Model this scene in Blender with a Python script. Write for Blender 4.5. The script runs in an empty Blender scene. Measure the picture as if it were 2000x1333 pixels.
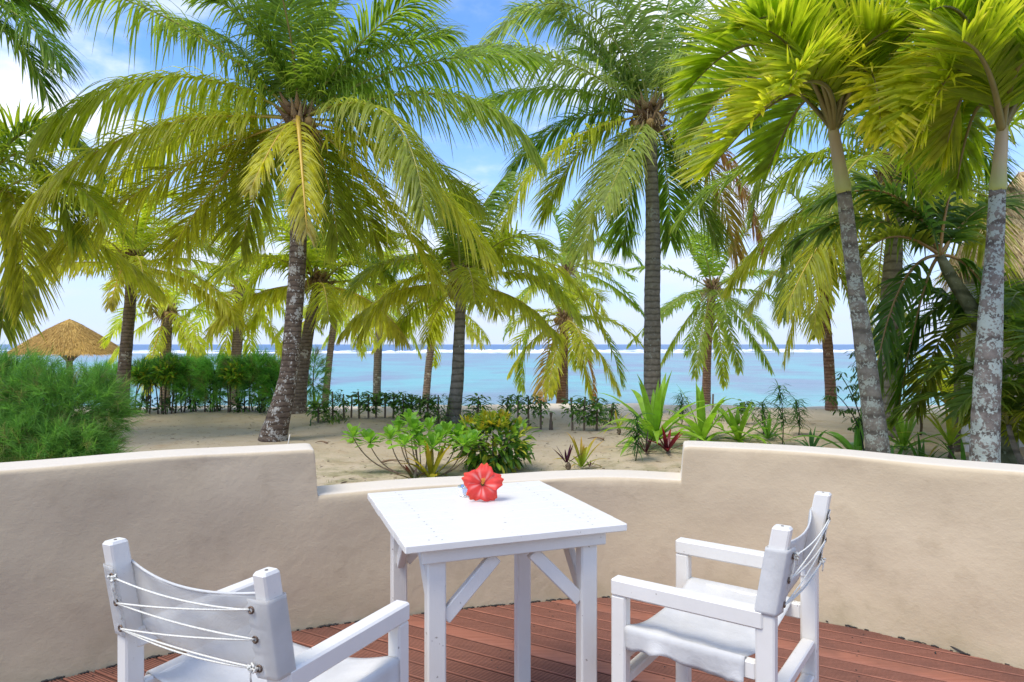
import bpy, math, random
import numpy as np
from mathutils import Vector
rng = np.random.default_rng(7); random.seed(7)
R = math.radians
S = bpy.context.scene
COL = S.collection
# ------------------------------------------------------------ camera, world, sun, exposure
F, HZ, EYE = 1333.0, 673.0, 1.318
GZ = -0.072      # the sand lies a little lower than the deck
cam = bpy.data.objects.new('camera', bpy.data.cameras.new('camera')); COL.objects.link(cam)
cam.location = (0, 0, EYE); cam.rotation_euler = (R(90), 0, 0)
cam.data.sensor_width = 36; cam.data.lens = 24.0; cam.data.shift_y = 0.00325
cam.data.clip_start = 0.05; cam.data.clip_end = 20000
S.camera = cam
SUN_EL, SUN_AZ = 60.0, 228.0       # azimuth measured clockwise from +Y (away from the camera)
world = bpy.data.worlds.new('World'); S.world = world; world.use_nodes = True
def build_world():
    nt = world.node_tree; N = nt.nodes; L = nt.links; N.clear()
    out = N.new('ShaderNodeOutputWorld'); bg = N.new('ShaderNodeBackground'); bg.inputs[1].default_value = 0.15
    sky = N.new('ShaderNodeTexSky'); sky.sky_type = 'NISHITA'; sky.sun_disc = False
    sky.sun_elevation = R(SUN_EL); sky.sun_rotation = R(SUN_AZ); sky.altitude = 0; sky.air_density = 1.0; sky.dust_density = 0.4; sky.ozone_density = 2.0
    tc = N.new('ShaderNodeTexCoord'); sep = N.new('ShaderNodeSeparateXYZ'); L.new(tc.outputs['Generated'], sep.inputs[0])
    def math_(op, a, b=None, clamp=False):
        n = N.new('ShaderNodeMath'); n.operation = op; n.use_clamp = clamp
        for i, v in enumerate((a, b)):
            if v is None: continue
            if isinstance(v, (int, float)): n.inputs[i].default_value = v
            else: L.new(v, n.inputs[i])
        return n.outputs[0]
    zc = math_('MAXIMUM', sep.outputs[2], 0.0); za = math_('ADD', zc, 0.22)
    cx = math_('DIVIDE', sep.outputs[0], za); cy = math_('DIVIDE', sep.outputs[1], za)
    cmb = N.new('ShaderNodeCombineXYZ'); L.new(cx, cmb.inputs[0]); L.new(cy, cmb.inputs[1]); cmb.inputs[2].default_value = 6.3
    no = N.new('ShaderNodeTexNoise'); no.inputs['Scale'].default_value = 1.25; no.inputs['Detail'].default_value = 9; no.inputs['Roughness'].default_value = 0.56
    L.new(cmb.outputs[0], no.inputs['Vector'])
    mr = N.new('ShaderNodeMapRange'); mr.interpolation_type = 'SMOOTHSTEP'
    L.new(no.outputs[0], mr.inputs[0]); mr.inputs[1].default_value = 0.45; mr.inputs[2].default_value = 0.62
    # thin veil toward the horizon
    veil = N.new('ShaderNodeMapRange'); L.new(zc, veil.inputs[0]); veil.interpolation_type = 'SMOOTHSTEP'
    veil.inputs[1].default_value = 0.0; veil.inputs[2].default_value = 0.36; veil.inputs[3].default_value = 0.9; veil.inputs[4].default_value = 0.0
    cl = math_('MULTIPLY', mr.outputs[0], 0.9)
    tint = N.new('ShaderNodeMix'); tint.data_type = 'RGBA'; tint.blend_type = 'MULTIPLY'; tint.inputs[0].default_value = 1
    L.new(sky.outputs[0], tint.inputs[6]); tint.inputs[7].default_value = (0.50, 0.68, 0.92, 1)
    no2 = N.new('ShaderNodeTexNoise'); no2.inputs['Scale'].default_value = 3.0; no2.inputs['Detail'].default_value = 6
    L.new(cmb.outputs[0], no2.inputs['Vector'])
    cr = N.new('ShaderNodeMix'); cr.data_type = 'RGBA'; L.new(no2.outputs[0], cr.inputs[0])
    cr.inputs[6].default_value = (3.1, 3.3, 3.95, 1); cr.inputs[7].default_value = (4.7, 4.75, 4.9, 1)
    mx = N.new('ShaderNodeMix'); mx.data_type = 'RGBA'; L.new(cl, mx.inputs[0]); L.new(tint.outputs[2], mx.inputs[6]); L.new(cr.outputs[2], mx.inputs[7])
    vm = N.new('ShaderNodeMix'); vm.data_type = 'RGBA'; L.new(veil.outputs[0], vm.inputs[0]); L.new(mx.outputs[2], vm.inputs[6]); vm.inputs[7].default_value = (2.25, 2.6, 3.55, 1)
    mx = vm
    L.new(mx.outputs[2], bg.inputs[0]); L.new(bg.outputs[0], out.inputs[0])
build_world()
sun = bpy.data.objects.new('sun', bpy.data.lights.new('sun', 'SUN')); COL.objects.link(sun)
sun.data.energy = 1.5; sun.data.angle = R(30); sun.data.color = (1.0, 0.93, 0.80)
az = R(SUN_AZ); el = R(SUN_EL)
sd = Vector((math.sin(az)*math.cos(el), math.cos(az)*math.cos(el), math.sin(el)))
sun.rotation_euler = sd.to_track_quat('Z', 'Y').to_euler(); sun.location = (-6, -8, 14)
S.view_settings.view_transform = 'Standard'; S.view_settings.look = 'None'
S.view_settings.gamma = 1; S.view_settings.use_curve_mapping = False
S.view_settings.exposure = 1.16
S.render.engine = 'CYCLES'
S.cycles.max_bounces = 8; S.cycles.transparent_max_bounces = 16; S.cycles.transmission_bounces = 6; S.cycles.diffuse_bounces = 4

# ------------------------------------------------------------ helpers
def W(px, py, d): return np.array([(px-1000)*d/F, d, EYE-(py-HZ)*d/F])
def G(px, py, z=GZ):
    d = (EYE-z)*F/(py-HZ); return np.array([(px-1000)*d/F, d, z])
def wloc(o):
    v = np.zeros(3)
    while o is not None: v = v+np.array(o.location); o = o.parent
    return v
def tag(o, label=None, cat=None, group=None, kind=None):
    if label: o['label'] = label
    if cat: o['category'] = cat
    if group: o['group'] = group
    if kind: o['kind'] = kind
    return o
def thing(name, label, cat, loc=(0, 0, 0), rz=0, group=None):
    o = bpy.data.objects.new(name, None); COL.objects.link(o); o.empty_display_size = .1
    o.location = tuple(float(c) for c in loc); o.rotation_euler = (0, 0, rz)
    return tag(o, label, cat, group)
def link(name, me, parent=None):
    o = bpy.data.objects.new(name, me); COL.objects.link(o); o.parent = parent
    return o
def mesh(name, V, Fc, mat, parent=None, smooth=False, col=None, world=True, kind=None, mi=None):
    """V (n,3); Fc (m,3|4) array or list of lists"""
    V = np.asarray(V, dtype=np.float64)
    if world and parent is not None: V = V-wloc(parent)
    me = bpy.data.meshes.new(name)
    if isinstance(Fc, np.ndarray):
        k = Fc.shape[1]
        me.vertices.add(len(V)); me.vertices.foreach_set('co', V.astype(np.float32).ravel())
        me.loops.add(Fc.size); me.loops.foreach_set('vertex_index', Fc.astype(np.int32).ravel())
        me.polygons.add(len(Fc)); me.polygons.foreach_set('loop_start', np.arange(0, Fc.size, k, dtype=np.int32))
        me.update(calc_edges=True)
    else:
        me.from_pydata([tuple(v) for v in V], [], Fc)
    mats = mat if isinstance(mat, (list, tuple)) else [mat]
    for m in mats: me.materials.append(m)
    if mi is not None: me.polygons.foreach_set('material_index', np.asarray(mi, dtype=np.int32))
    if smooth: me.polygons.foreach_set('use_smooth', np.ones(len(me.polygons), dtype=bool))
    if col is not None:
        a = me.color_attributes.new('Col', 'FLOAT_COLOR', 'POINT')
        c4 = np.ones((len(V), 4), dtype=np.float32); c4[:, :3] = col; a.data.foreach_set('color', c4.ravel())
    me.update()
    o = link(name, me, parent)
    if kind: o['kind'] = kind
    return o
class Acc:
    def __init__(s): s.V = []; s.F = []; s.C = []; s.n = 0
    def add(s, V, Fq, C=None):
        V = np.asarray(V, float).reshape(-1, 3); Fq = np.asarray(Fq).reshape(-1, 4)
        s.V.append(V); s.F.append(Fq+s.n); s.n += len(V)
        if C is not None:
            C = np.asarray(C, float)
            s.C.append(np.tile(C, (len(V), 1)) if C.ndim == 1 else C.reshape(-1, 3))
    def obj(s, name, mat, parent=None, smooth=False, world=True, kind=None):
        V = np.concatenate(s.V); Fq = np.concatenate(s.F)
        C = np.concatenate(s.C) if s.C else None
        return mesh(name, V, Fq, mat, parent, smooth, C, world, kind)
def unit(v): 
    v = np.asarray(v, float); return v/(np.linalg.norm(v, axis=-1, keepdims=True)+1e-9)
def grid_faces(nu, nv, wrap=False):
    i, j = np.meshgrid(np.arange(nu-1), np.arange(nv if wrap else nv-1), indexing='ij')
    j2 = (j+1) % nv
    return np.stack([i*nv+j, (i+1)*nv+j, (i+1)*nv+j2, i*nv+j2], -1).reshape(-1, 4)
def frame(T):
    up = np.array([0, 0, 1.0]); A = np.cross(T, up)
    bad = np.linalg.norm(A, axis=-1) < .15
    if np.any(bad): A[bad] = np.cross(T[bad], np.array([0, 1.0, 0.05]))
    A = unit(A); B = np.cross(A, T); return A, B
def tube(P, r, k=8, caps=True, jit=0):
    P = np.asarray(P, float); n = len(P); r = np.broadcast_to(np.asarray(r, float), (n,))
    T = unit(np.gradient(P, axis=0)); A, B = frame(T)
    # keep frames continuous
    for i in range(1, n):
        a = A[i-1]-T[i]*np.dot(A[i-1], T[i]); A[i] = a/(np.linalg.norm(a)+1e-9); B[i] = np.cross(A[i], T[i])
    th = np.arange(k)*2*np.pi/k
    rr = r[:, None]*(1+jit*rng.standard_normal((n, k)))
    V = P[:, None]+rr[..., None]*(np.cos(th)[None, :, None]*A[:, None]+np.sin(th)[None, :, None]*B[:, None])
    V = V.reshape(-1, 3); Fq = grid_faces(n, k, True)
    if caps:
        V = np.concatenate([V, P[:1], P[-1:]]); c0 = n*k; c1 = c0+1
        j = np.arange(k); j2 = (j+1) % k
        # caps as degenerate-free quads by pairing
        if k % 2 == 0:
            e = np.arange(0, k, 2)
            f0 = np.stack([np.full(k//2, c0), e, (e+1) % k, (e+2) % k], -1)
            f1 = np.stack([np.full(k//2, c1), (n-1)*k+(e+2) % k, (n-1)*k+(e+1) % k, (n-1)*k+e], -1)
            Fq = np.concatenate([Fq, f0, f1])
    return V, Fq
def bez(p0, pm, p1, n):
    p0, pm, p1 = map(np.asarray, (p0, pm, p1)); c = 2*pm-.5*(p0+p1); t = np.linspace(0, 1, n)[:, None]
    return (1-t)**2*p0+2*t*(1-t)*c+t**2*p1
def catmull(pts, n):
    pts = np.asarray(pts, float); P = np.vstack([2*pts[0]-pts[1], pts, 2*pts[-1]-pts[-2]])
    out = []; m = len(pts)-1
    for q in np.linspace(0, m, n):
        i = min(int(q), m-1); t = q-i; a, b, c, d = P[i:i+4]
        out.append(.5*((2*b)+(-a+c)*t+(2*a-5*b+4*c-d)*t*t+(-a+3*b-3*c+d)*t**3))
    return np.array(out)
def bend(P0, D0, L, g, K, p=1.0):
    """integrate drooping centre lines. P0,D0 (N,3); L,g (N,) -> P (N,K,3), D (N,K,3)"""
    N_ = len(P0); s = np.linspace(0, 1, K); D = D0[:, None, :]-(np.asarray(g)[:, None]*(s**p)[None])[..., None]*np.array([0, 0, 1.0])
    D = unit(D); st = (np.asarray(L)/(K-1))[:, None, None]
    P = np.zeros((N_, K, 3)); P[:, 0] = P0
    P[:, 1:] = P0[:, None]+np.cumsum((D[:, 1:]+D[:, :-1])*.5*st, axis=1)
    return P, D
def strips(P, Wv, fold=None):
    """ribbons. P (N,K,3), Wv (N,K,3) half widths; fold (N,K,3) offset of the middle -> 3 verts per section"""
    N_, K, _ = P.shape
    if fold is None:
        V = np.stack([P-Wv, P+Wv], 2); c = 2
    else:
        V = np.stack([P-Wv, P+fold, P+Wv], 2); c = 3
    base = (np.arange(N_)*K*c)[:, None, None]
    i, j = np.meshgrid(np.arange(K-1), np.arange(c-1), indexing='ij')
    q = np.stack([i*c+j, i*c+j+1, (i+1)*c+j+1, (i+1)*c+j], -1).reshape(-1, 4)
    Fq = (base+q[None]).reshape(-1, 4)
    return V.reshape(-1, 3), Fq, c
def lerp(a, b, t): 
    t = np.asarray(t)[..., None]; return np.asarray(a)*(1-t)+np.asarray(b)*t
# ------------------------------------------------------------ materials
def newmat(name):
    m = bpy.data.materials.new(name); m.use_nodes = True; nt = m.node_tree
    b = nt.nodes.get('Principled BSDF'); return m, nt, b
class NB:
    def __init__(s, nt): s.nt = nt; s.N = nt.nodes; s.L = nt.links
    def coord(s, scale=(1, 1, 1), kind='Object'):
        t = s.N.new('ShaderNodeTexCoord'); m = s.N.new('ShaderNodeMapping'); m.inputs['Scale'].default_value = scale
        s.L.new(t.outputs[kind], m.inputs[0]); return m.outputs[0]
    def noise(s, v, scale, detail=4, rough=.5, dist=0):
        n = s.N.new('ShaderNodeTexNoise'); n.inputs['Scale'].default_value = scale; n.inputs['Detail'].default_value = detail
        n.inputs['Roughness'].default_value = rough; n.inputs['Distortion'].default_value = dist; s.L.new(v, n.inputs['Vector']); return n.outputs[0]
    def ramp(s, f, lo, hi, a=0, b=1):
        n = s.N.new('ShaderNodeMapRange'); n.inputs[1].default_value = lo; n.inputs[2].default_value = hi; n.inputs[3].default_value = a; n.inputs[4].default_value = b
        s.L.new(f, n.inputs[0]); return n.outputs[0]
    def mix(s, f, a, b, mode='MIX'):
        n = s.N.new('ShaderNodeMix'); n.data_type = 'RGBA'; n.blend_type = mode
        for i, v in ((0, f), (6, a), (7, b)):
            if isinstance(v, (int, float)): n.inputs[i].default_value = v
            elif isinstance(v, tuple): n.inputs[i].default_value = (*v, 1)
            else: s.L.new(v, n.inputs[i])
        return n.outputs[2]
    def m(s, op, a, b=0.0):
        n = s.N.new('ShaderNodeMath'); n.operation = op
        for i, v in ((0, a), (1, b)):
            if isinstance(v, (int, float)): n.inputs[i].default_value = v
            else: s.L.new(v, n.inputs[i])
        return n.outputs[0]
    def bump(s, h, strength=.3, dist=.01, nrm=None):
        n = s.N.new('ShaderNodeBump'); n.inputs['Strength'].default_value = strength; n.inputs['Distance'].default_value = dist
        s.L.new(h, n.inputs['Height'])
        if nrm is not None: s.L.new(nrm, n.inputs['Normal'])
        return n.outputs[0]
def setp(b, **k):
    for a, v in k.items(): b.inputs[a.replace('_', ' ')].default_value = v
def leaf_mat(name, trans=.42, rough=.42, spec=.5, boost=(1.5, 1.5, .9)):
    m, nt, b = newmat(name); n = NB(nt)
    at = nt.nodes.new('ShaderNodeAttribute'); at.attribute_name = 'Col'
    v = n.coord(); no = n.noise(v, 9, 3); c = n.mix(.6, at.outputs['Color'], n.mix(n.ramp(no, .3, .7), (.62, .62, .62), (1.35, 1.35, 1.2)), 'MULTIPLY')
    nt.links.new(c, b.inputs['Base Color']); b.inputs['Roughness'].default_value = rough; b.inputs['Specular IOR Level'].default_value = spec
    tr = nt.nodes.new('ShaderNodeBsdfTranslucent'); nt.links.new(n.mix(1.0, c, boost, 'MULTIPLY'), tr.inputs[0])
    mx = nt.nodes.new('ShaderNodeMixShader'); mx.inputs[0].default_value = trans
    nt.links.new(b.outputs[0], mx.inputs[1]); nt.links.new(tr.outputs[0], mx.inputs[2])
    nt.links.new(mx.outputs[0], nt.nodes['Material Output'].inputs[0]); return m
M = {}
M['leaf'] = leaf_mat('palm_leaf', .63, .42, .4, (1.6, 1.5, .8))
M['leaf_soft'] = leaf_mat('soft_leaf', .5, .6, .25, (1.3, 1.4, .9))
M['leaf_broad'] = leaf_mat('broad_leaf', .42, .32, .5, (1.4, 1.5, .8))
def vcol_mat(name, rough=.8, bscale=40, bstr=.4, bdist=.01):
    m, nt, b = newmat(name); n = NB(nt)
    at = nt.nodes.new('ShaderNodeAttribute'); at.attribute_name = 'Col'
    v = n.coord(); no = n.noise(v, bscale, 5, .6); c = n.mix(.8, at.outputs['Color'], n.mix(n.ramp(no, .3, .7), (.5, .5, .5), (1.4, 1.4, 1.4)), 'MULTIPLY')
    nt.links.new(c, b.inputs['Base Color']); b.inputs['Roughness'].default_value = rough
    nt.links.new(n.bump(no, bstr, bdist), b.inputs['Normal']); return m
M['bits'] = vcol_mat('plant_bits')
def paint():
    m, nt, b = newmat('white_paint'); n = NB(nt); v = n.coord()
    a = n.noise(v, 6, 5, .6); g = n.noise(n.coord((3, 3, .4)), 60, 4, .6)
    c = n.mix(n.ramp(a, .35, .75), (.77, .74, .68), (.71, .68, .62))
    sp = n.noise(v, 55, 2); c = n.mix(n.ramp(sp, .72, .78), c, (.35, .31, .26))
    nt.links.new(c, b.inputs['Base Color']); nt.links.new(n.ramp(a, .3, .7, .32, .5), b.inputs['Roughness'])
    nt.links.new(n.bump(g, .25, .002, n.bump(a, .15, .01)), b.inputs['Normal']); return m
M['paint'] = paint()
def canvas(name, alpha=1.0):
    m, nt, b = newmat(name); n = NB(nt); v = n.coord()
    a = n.noise(v, 7, 5, .6); w1 = nt.nodes.new('ShaderNodeTexWave'); w1.inputs['Scale'].default_value = 260; w1.bands_direction = 'X'; nt.links.new(v, w1.inputs[0])
    w2 = nt.nodes.new('ShaderNodeTexWave'); w2.inputs['Scale'].default_value = 260; w2.bands_direction = 'Y'; nt.links.new(v, w2.inputs[0])
    w = n.m('ADD', w1.outputs[1], w2.outputs[1])
    c = n.mix(n.ramp(a, .4, .72), (.78, .77, .74), (.66, .65, .62))
    nt.links.new(c, b.inputs['Base Color']); b.inputs['Roughness'].default_value = .9; b.inputs['Specular IOR Level'].default_value = .15
    nt.links.new(n.bump(w, .2, .001, n.bump(a, .35, .02)), b.inputs['Normal'])
    tr = nt.nodes.new('ShaderNodeBsdfTranslucent'); nt.links.new(c, tr.inputs[0])
    mx = nt.nodes.new('ShaderNodeMixShader'); mx.inputs[0].default_value = .25; nt.links.new(b.outputs[0], mx.inputs[1]); nt.links.new(tr.outputs[0], mx.inputs[2]); o = mx
    if alpha < 1:
        tp = nt.nodes.new('ShaderNodeBsdfTransparent'); m2 = nt.nodes.new('ShaderNodeMixShader'); m2.inputs[0].default_value = alpha
        nt.links.new(tp.outputs[0], m2.inputs[1]); nt.links.new(mx.outputs[0], m2.inputs[2]); o = m2
    nt.links.new(o.outputs[0], nt.nodes['Material Output'].inputs[0]); return m
M['canvas'] = canvas('canvas'); M['canvas_thin'] = canvas('thin_canvas', .6)
def simple(name, c, rough=.6, metal=0, var=.25, scale=20, bs=.3, bd=.003, spec=.5):
    m, nt, b = newmat(name); n = NB(nt); v = n.coord(); a = n.noise(v, scale, 5, .6)
    d = tuple(x*(1-var) for x in c); e = tuple(min(1, x*(1+var)) for x in c)
    nt.links.new(n.mix(n.ramp(a, .3, .7), d, e), b.inputs['Base Color']); b.inputs['Roughness'].default_value = rough; b.inputs['Metallic'].default_value = metal
    b.inputs['Specular IOR Level'].default_value = spec
    nt.links.new(n.bump(a, bs, bd), b.inputs['Normal']); return m
M['cord'] = simple('cord', (.72, .70, .62), .9, scale=300)
M['brass'] = simple('brass_rust', (.16, .11, .08), .5, .7)
M['screw'] = simple('screw', (.06, .045, .04), .6, .3)
M['grime'] = simple('grime', (.05, .045, .04), .95)
M['stem'] = simple('stem', (.13, .10, .07), .85, scale=60)
M['stake'] = simple('stake_wood', (.17, .125, .085), .9, scale=60)
M['deck_shade'] = simple('deck_shade_dark', (.03, .028, .025), .95)  # near-black colour stands in for the shade beneath the planks
def stucco():
    m, nt, b = newmat('stucco'); n = NB(nt); v = n.coord()
    big = n.noise(v, 1.7, 4, .55); mid = n.noise(v, 6, 5, .6); fine = n.noise(n.coord((1, 1, 2.2)), 55, 5, .65)
    c = n.mix(n.ramp(big, .3, .7), (.56, .45, .29), (.64, .52, .35))
    c = n.mix(n.ramp(mid, .55, .8), c, (.50, .395, .255))
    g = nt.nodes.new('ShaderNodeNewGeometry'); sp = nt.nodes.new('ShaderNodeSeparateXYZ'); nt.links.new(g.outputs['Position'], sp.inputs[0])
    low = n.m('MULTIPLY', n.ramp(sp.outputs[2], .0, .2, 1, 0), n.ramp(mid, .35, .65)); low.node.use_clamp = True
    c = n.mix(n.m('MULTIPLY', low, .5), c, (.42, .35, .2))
    # lighter cream colour over the cap
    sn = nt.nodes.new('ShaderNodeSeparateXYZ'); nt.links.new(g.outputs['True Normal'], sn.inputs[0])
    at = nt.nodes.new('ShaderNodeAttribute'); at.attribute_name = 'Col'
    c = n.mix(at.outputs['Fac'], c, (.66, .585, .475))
    nt.links.new(c, b.inputs['Base Color']); b.inputs['Roughness'].default_value = .75; b.inputs['Specular IOR Level'].default_value = .3
    nt.links.new(n.bump(fine, .22, .004, n.bump(mid, .35, .02)), b.inputs['Normal']); return m
M['stucco'] = stucco()
def sand():
    m, nt, b = newmat('sand'); n = NB(nt); v = n.coord()
    big = n.noise(v, .35, 5, .6); mid = n.noise(v, 2.2, 6, .65); fine = n.noise(v, 38, 5, .7)
    c = n.mix(n.ramp(big, .3, .7), (.45, .365, .25), (.52, .43, .31))
    c = n.mix(n.ramp(mid, .5, .75), c, (.42, .31, .195))
    c = n.mix(n.ramp(fine, .62, .72), c, (.14, .095, .05))
    g = nt.nodes.new('ShaderNodeNewGeometry'); sp = nt.nodes.new('ShaderNodeSeparateXYZ'); nt.links.new(g.outputs['Position'], sp.inputs[0])
    near = n.m('MULTIPLY', n.ramp(sp.outputs[1], 7.2, 9.2, 1, 0), n.ramp(n.noise(v, 3.1, 5, .7), .46, .6)); near.node.use_clamp = True
    c = n.mix(n.m('MULTIPLY', near, .5), c, (.12, .14, .035))
    beach = n.ramp(sp.outputs[1], 12.5, 16.5); beach.node.clamp = True
    c = n.mix(beach, c, (.74, .64, .53))
    nt.links.new(c, b.inputs['Base Color']); b.inputs['Roughness'].default_value = .95; b.inputs['Specular IOR Level'].default_value = .1
    nt.links.new(n.bump(fine, .5, .015, n.bump(mid, .7, .06)), b.inputs['Normal']); return m
M['sand'] = sand()
def sea():
    m, nt, b = newmat('sea'); n = NB(nt)
    v = n.coord((.030, .018, 1)); v2 = n.coord((.13, .075, 1))
    g = nt.nodes.new('ShaderNodeNewGeometry'); sp = nt.nodes.new('ShaderNodeSeparateXYZ'); nt.links.new(g.outputs['Position'], sp.inputs[0]); y = sp.outputs[1]
    big = n.noise(v, 3.2, 5, .6, .6); mid = n.noise(v2, 1.5, 5, .6, .4)
    mm = n.m('ADD', n.m('MULTIPLY', big, .55), n.m('MULTIPLY', mid, .45))
    f = n.ramp(mm, .44, .58)
    c = n.mix(f, (.16, .40, .38), (.19, .25, .30))
    # outer lagoon greyer violet, then foam band, deep sea
    far = n.ramp(y, 45, 150); c = n.mix(n.m('MULTIPLY', far, .8), c, (.19, .25, .32))
    near = n.ramp(y, 22, 30, 1, 0); c = n.mix(n.m('MULTIPLY', near, .6), c, (.24, .46, .44))
    deep = n.ramp(y, 196, 200); c = n.mix(deep, c, (.07, .16, .30))
    nt.links.new(c, b.inputs['Base Color']); b.inputs['Roughness'].default_value = .35; b.inputs['Specular IOR Level'].default_value = .22
    w = n.noise(n.coord((1.2, 4, 1)), 1.6, 5, .6); w2 = n.noise(n.coord((.25, .9, 1)), 1.0, 4, .6)
    nt.links.new(n.bump(w, .5, .08, n.bump(w2, .7, .25)), b.inputs['Normal']); return m
M['sea'] = sea()
M['foam'] = simple('foam', (.82, .85, .88), .8, var=.1, scale=.6)
def bark(name, a, b_, spot, spot_lo, spot_hi, spot_scale, ring=28, ringstr=.6):
    m, nt, b = newmat(name); n = NB(nt); v = n.coord()
    wv = nt.nodes.new('ShaderNodeTexWave'); wv.bands_direction = 'Z'; wv.inputs['Scale'].default_value = ring/6.28; wv.inputs['Distortion'].default_value = 2.2; wv.inputs['Detail'].default_value = 3; wv.inputs['Detail Scale'].default_value = 2.0
    nt.links.new(v, wv.inputs[0])
    no = n.noise(v, 14, 6, .65); c = n.mix(n.ramp(no, .3, .7), a, b_)
    c = n.mix(n.m('MULTIPLY', n.ramp(wv.outputs[1], .0, .35, 1, 0), .6), c, tuple(x*.35 for x in a))
    s1 = n.noise(v, spot_scale, 4, .6, .3); s2 = n.noise(v, spot_scale*.22, 3, .5)
    sm = n.m('ADD', s1, n.m('MULTIPLY', n.m('SUBTRACT', s2, .5), .9))
    f = n.ramp(sm, spot_lo, spot_hi); c = n.mix(f, c, spot)
    nt.links.new(c, b.inputs['Base Color']); b.inputs['Roughness'].default_value = .9; b.inputs['Specular IOR Level'].default_value = .15
    h = n.m('ADD', n.m('MULTIPLY', wv.outputs[1], ringstr), no)
    nt.links.new(n.bump(h, .8, .02), b.inputs['Normal']); return m
M['bark_dark'] = bark('dark_palm_bark', (.085, .06, .045), (.21, .16, .12), (.45, .43, .38), .59, .62, 34, 24, .25)
M['bark_brown'] = bark('brown_palm_bark', (.13, .095, .07), (.26, .20, .15), (.42, .38, .32), .64, .70, 22)
M['bark_grey'] = bark('grey_palm_bark', (.17, .145, .11), (.30, .265, .21), (.3, .3, .26), .66, .72, 18, 16, .4)
M['bark_lichen'] = bark('lichen_palm_bark', (.12, .10, .085), (.27, .235, .20), (.37, .41, .36), .485, .56, 46, 11, .5)
M['bark_lichen2'] = bark('sparse_lichen_palm_bark', (.14, .12, .09), (.29, .26, .20), (.36, .38, .30), .53, .61, 50, 13, .6)
M['bark_green'] = bark('green_grey_palm_bark', (.13, .14, .07), (.24, .24, .14), (.3, .32, .22), .66, .72, 18, 10, .3)
M['bark_red'] = bark('reddish_palm_bark', (.20, .105, .07), (.34, .21, .15), (.42, .36, .3), .68, .74, 22)
M['fibre'] = vcol_mat('palm_fibre', .9, 60, .8, .02)
def shaft():
    m, nt, b = newmat('crownshaft'); n = NB(nt)
    at = nt.nodes.new('ShaderNodeAttribute'); at.attribute_name = 'Col'
    no = n.noise(n.coord((1, 1, .3)), 12, 4); c = n.mix(.5, at.outputs['Color'], n.mix(n.ramp(no, .3, .7), (.75, .7, .65), (1.2, 1.2, 1.1)), 'MULTIPLY')
    nt.links.new(c, b.inputs['Base Color']); b.inputs['Roughness'].default_value = .45; return m
M['shaft'] = shaft()
def thatch():
    m, nt, b = newmat('thatch'); n = NB(nt)
    at = nt.nodes.new('ShaderNodeAttribute'); at.attribute_name = 'Col'
    no = n.noise(n.coord((1, 1, .35)), 22, 5, .7); c = n.mix(.8, at.outputs['Color'], n.mix(n.ramp(no, .3, .7), (.6, .58, .55), (1.3, 1.3, 1.25)), 'MULTIPLY')
    nt.links.new(c, b.inputs['Base Color']); b.inputs['Roughness'].default_value = .95; nt.links.new(n.bump(no, .6, .03), b.inputs['Normal']); return m
M['thatch'] = thatch()
def deckm(name, a, b_):
    m, nt, b = newmat(name); n = NB(nt)
    oi = nt.nodes.new('ShaderNodeObjectInfo'); v = n.coord((1, 1, 1)); st = n.noise(n.coord((.35, 9, 1)), 7, 6, .65); bl = n.noise(v, 2.6, 5, .6)
    c = n.mix(n.ramp(st, .3, .72), a, b_)
    c = n.mix(n.ramp(bl, .48, .78), c, (.15, .07, .05))
    hs = nt.nodes.new('ShaderNodeHueSaturation'); nt.links.new(c, hs.inputs['Color']); nt.links.new(n.ramp(oi.outputs['Random'], 0, 1, .9, 1.08), hs.inputs['Value'])
    nt.links.new(hs.outputs[0], b.inputs['Base Color']); b.inputs['Roughness'].default_value = .6; b.inputs['Specular IOR Level'].default_value = .3
    nt.links.new(n.bump(st, .3, .002), b.inputs['Normal']); return m
M['deck'] = deckm('red_brown_timber', (.25, .092, .055), (.37, .15, .095))
M['groove'] = simple('dark_groove', (.11, .045, .03), .9)  # darker brown on the sunken groove faces
def petal():
    m, nt, b = newmat('hibiscus_petal'); n = NB(nt)
    at = nt.nodes.new('ShaderNodeAttribute'); at.attribute_name = 'Col'; nt.links.new(at.outputs['Color'], b.inputs['Base Color']); b.inputs['Roughness'].default_value = .55
    nt.links.new(n.bump(n.noise(n.coord(), 60, 4), .4, .003), b.inputs['Normal'])
    tr = nt.nodes.new('ShaderNodeBsdfTranslucent'); nt.links.new(at.outputs['Color'], tr.inputs[0])
    mx = nt.nodes.new('ShaderNodeMixShader'); mx.inputs[0].default_value = .35; nt.links.new(b.outputs[0], mx.inputs[1]); nt.links.new(tr.outputs[0], mx.inputs[2])
    nt.links.new(mx.outputs[0], nt.nodes['Material Output'].inputs[0]); return m
M['petal'] = petal()
M['glass'], _nt, _b = newmat('clear_glass'); setp(_b, Roughness=.05, IOR=1.45); _b.inputs['Transmission Weight'].default_value = .85; _b.inputs['Base Color'].default_value = (.85, .88, .9, 1)
M['cream_wall'] = simple('cream_wall', (.62, .57, .47), .8, var=.08, scale=5)
M['coconut'] = simple('coconut_husk', (.28, .17, .05), .7, var=.35, scale=12)

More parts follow.
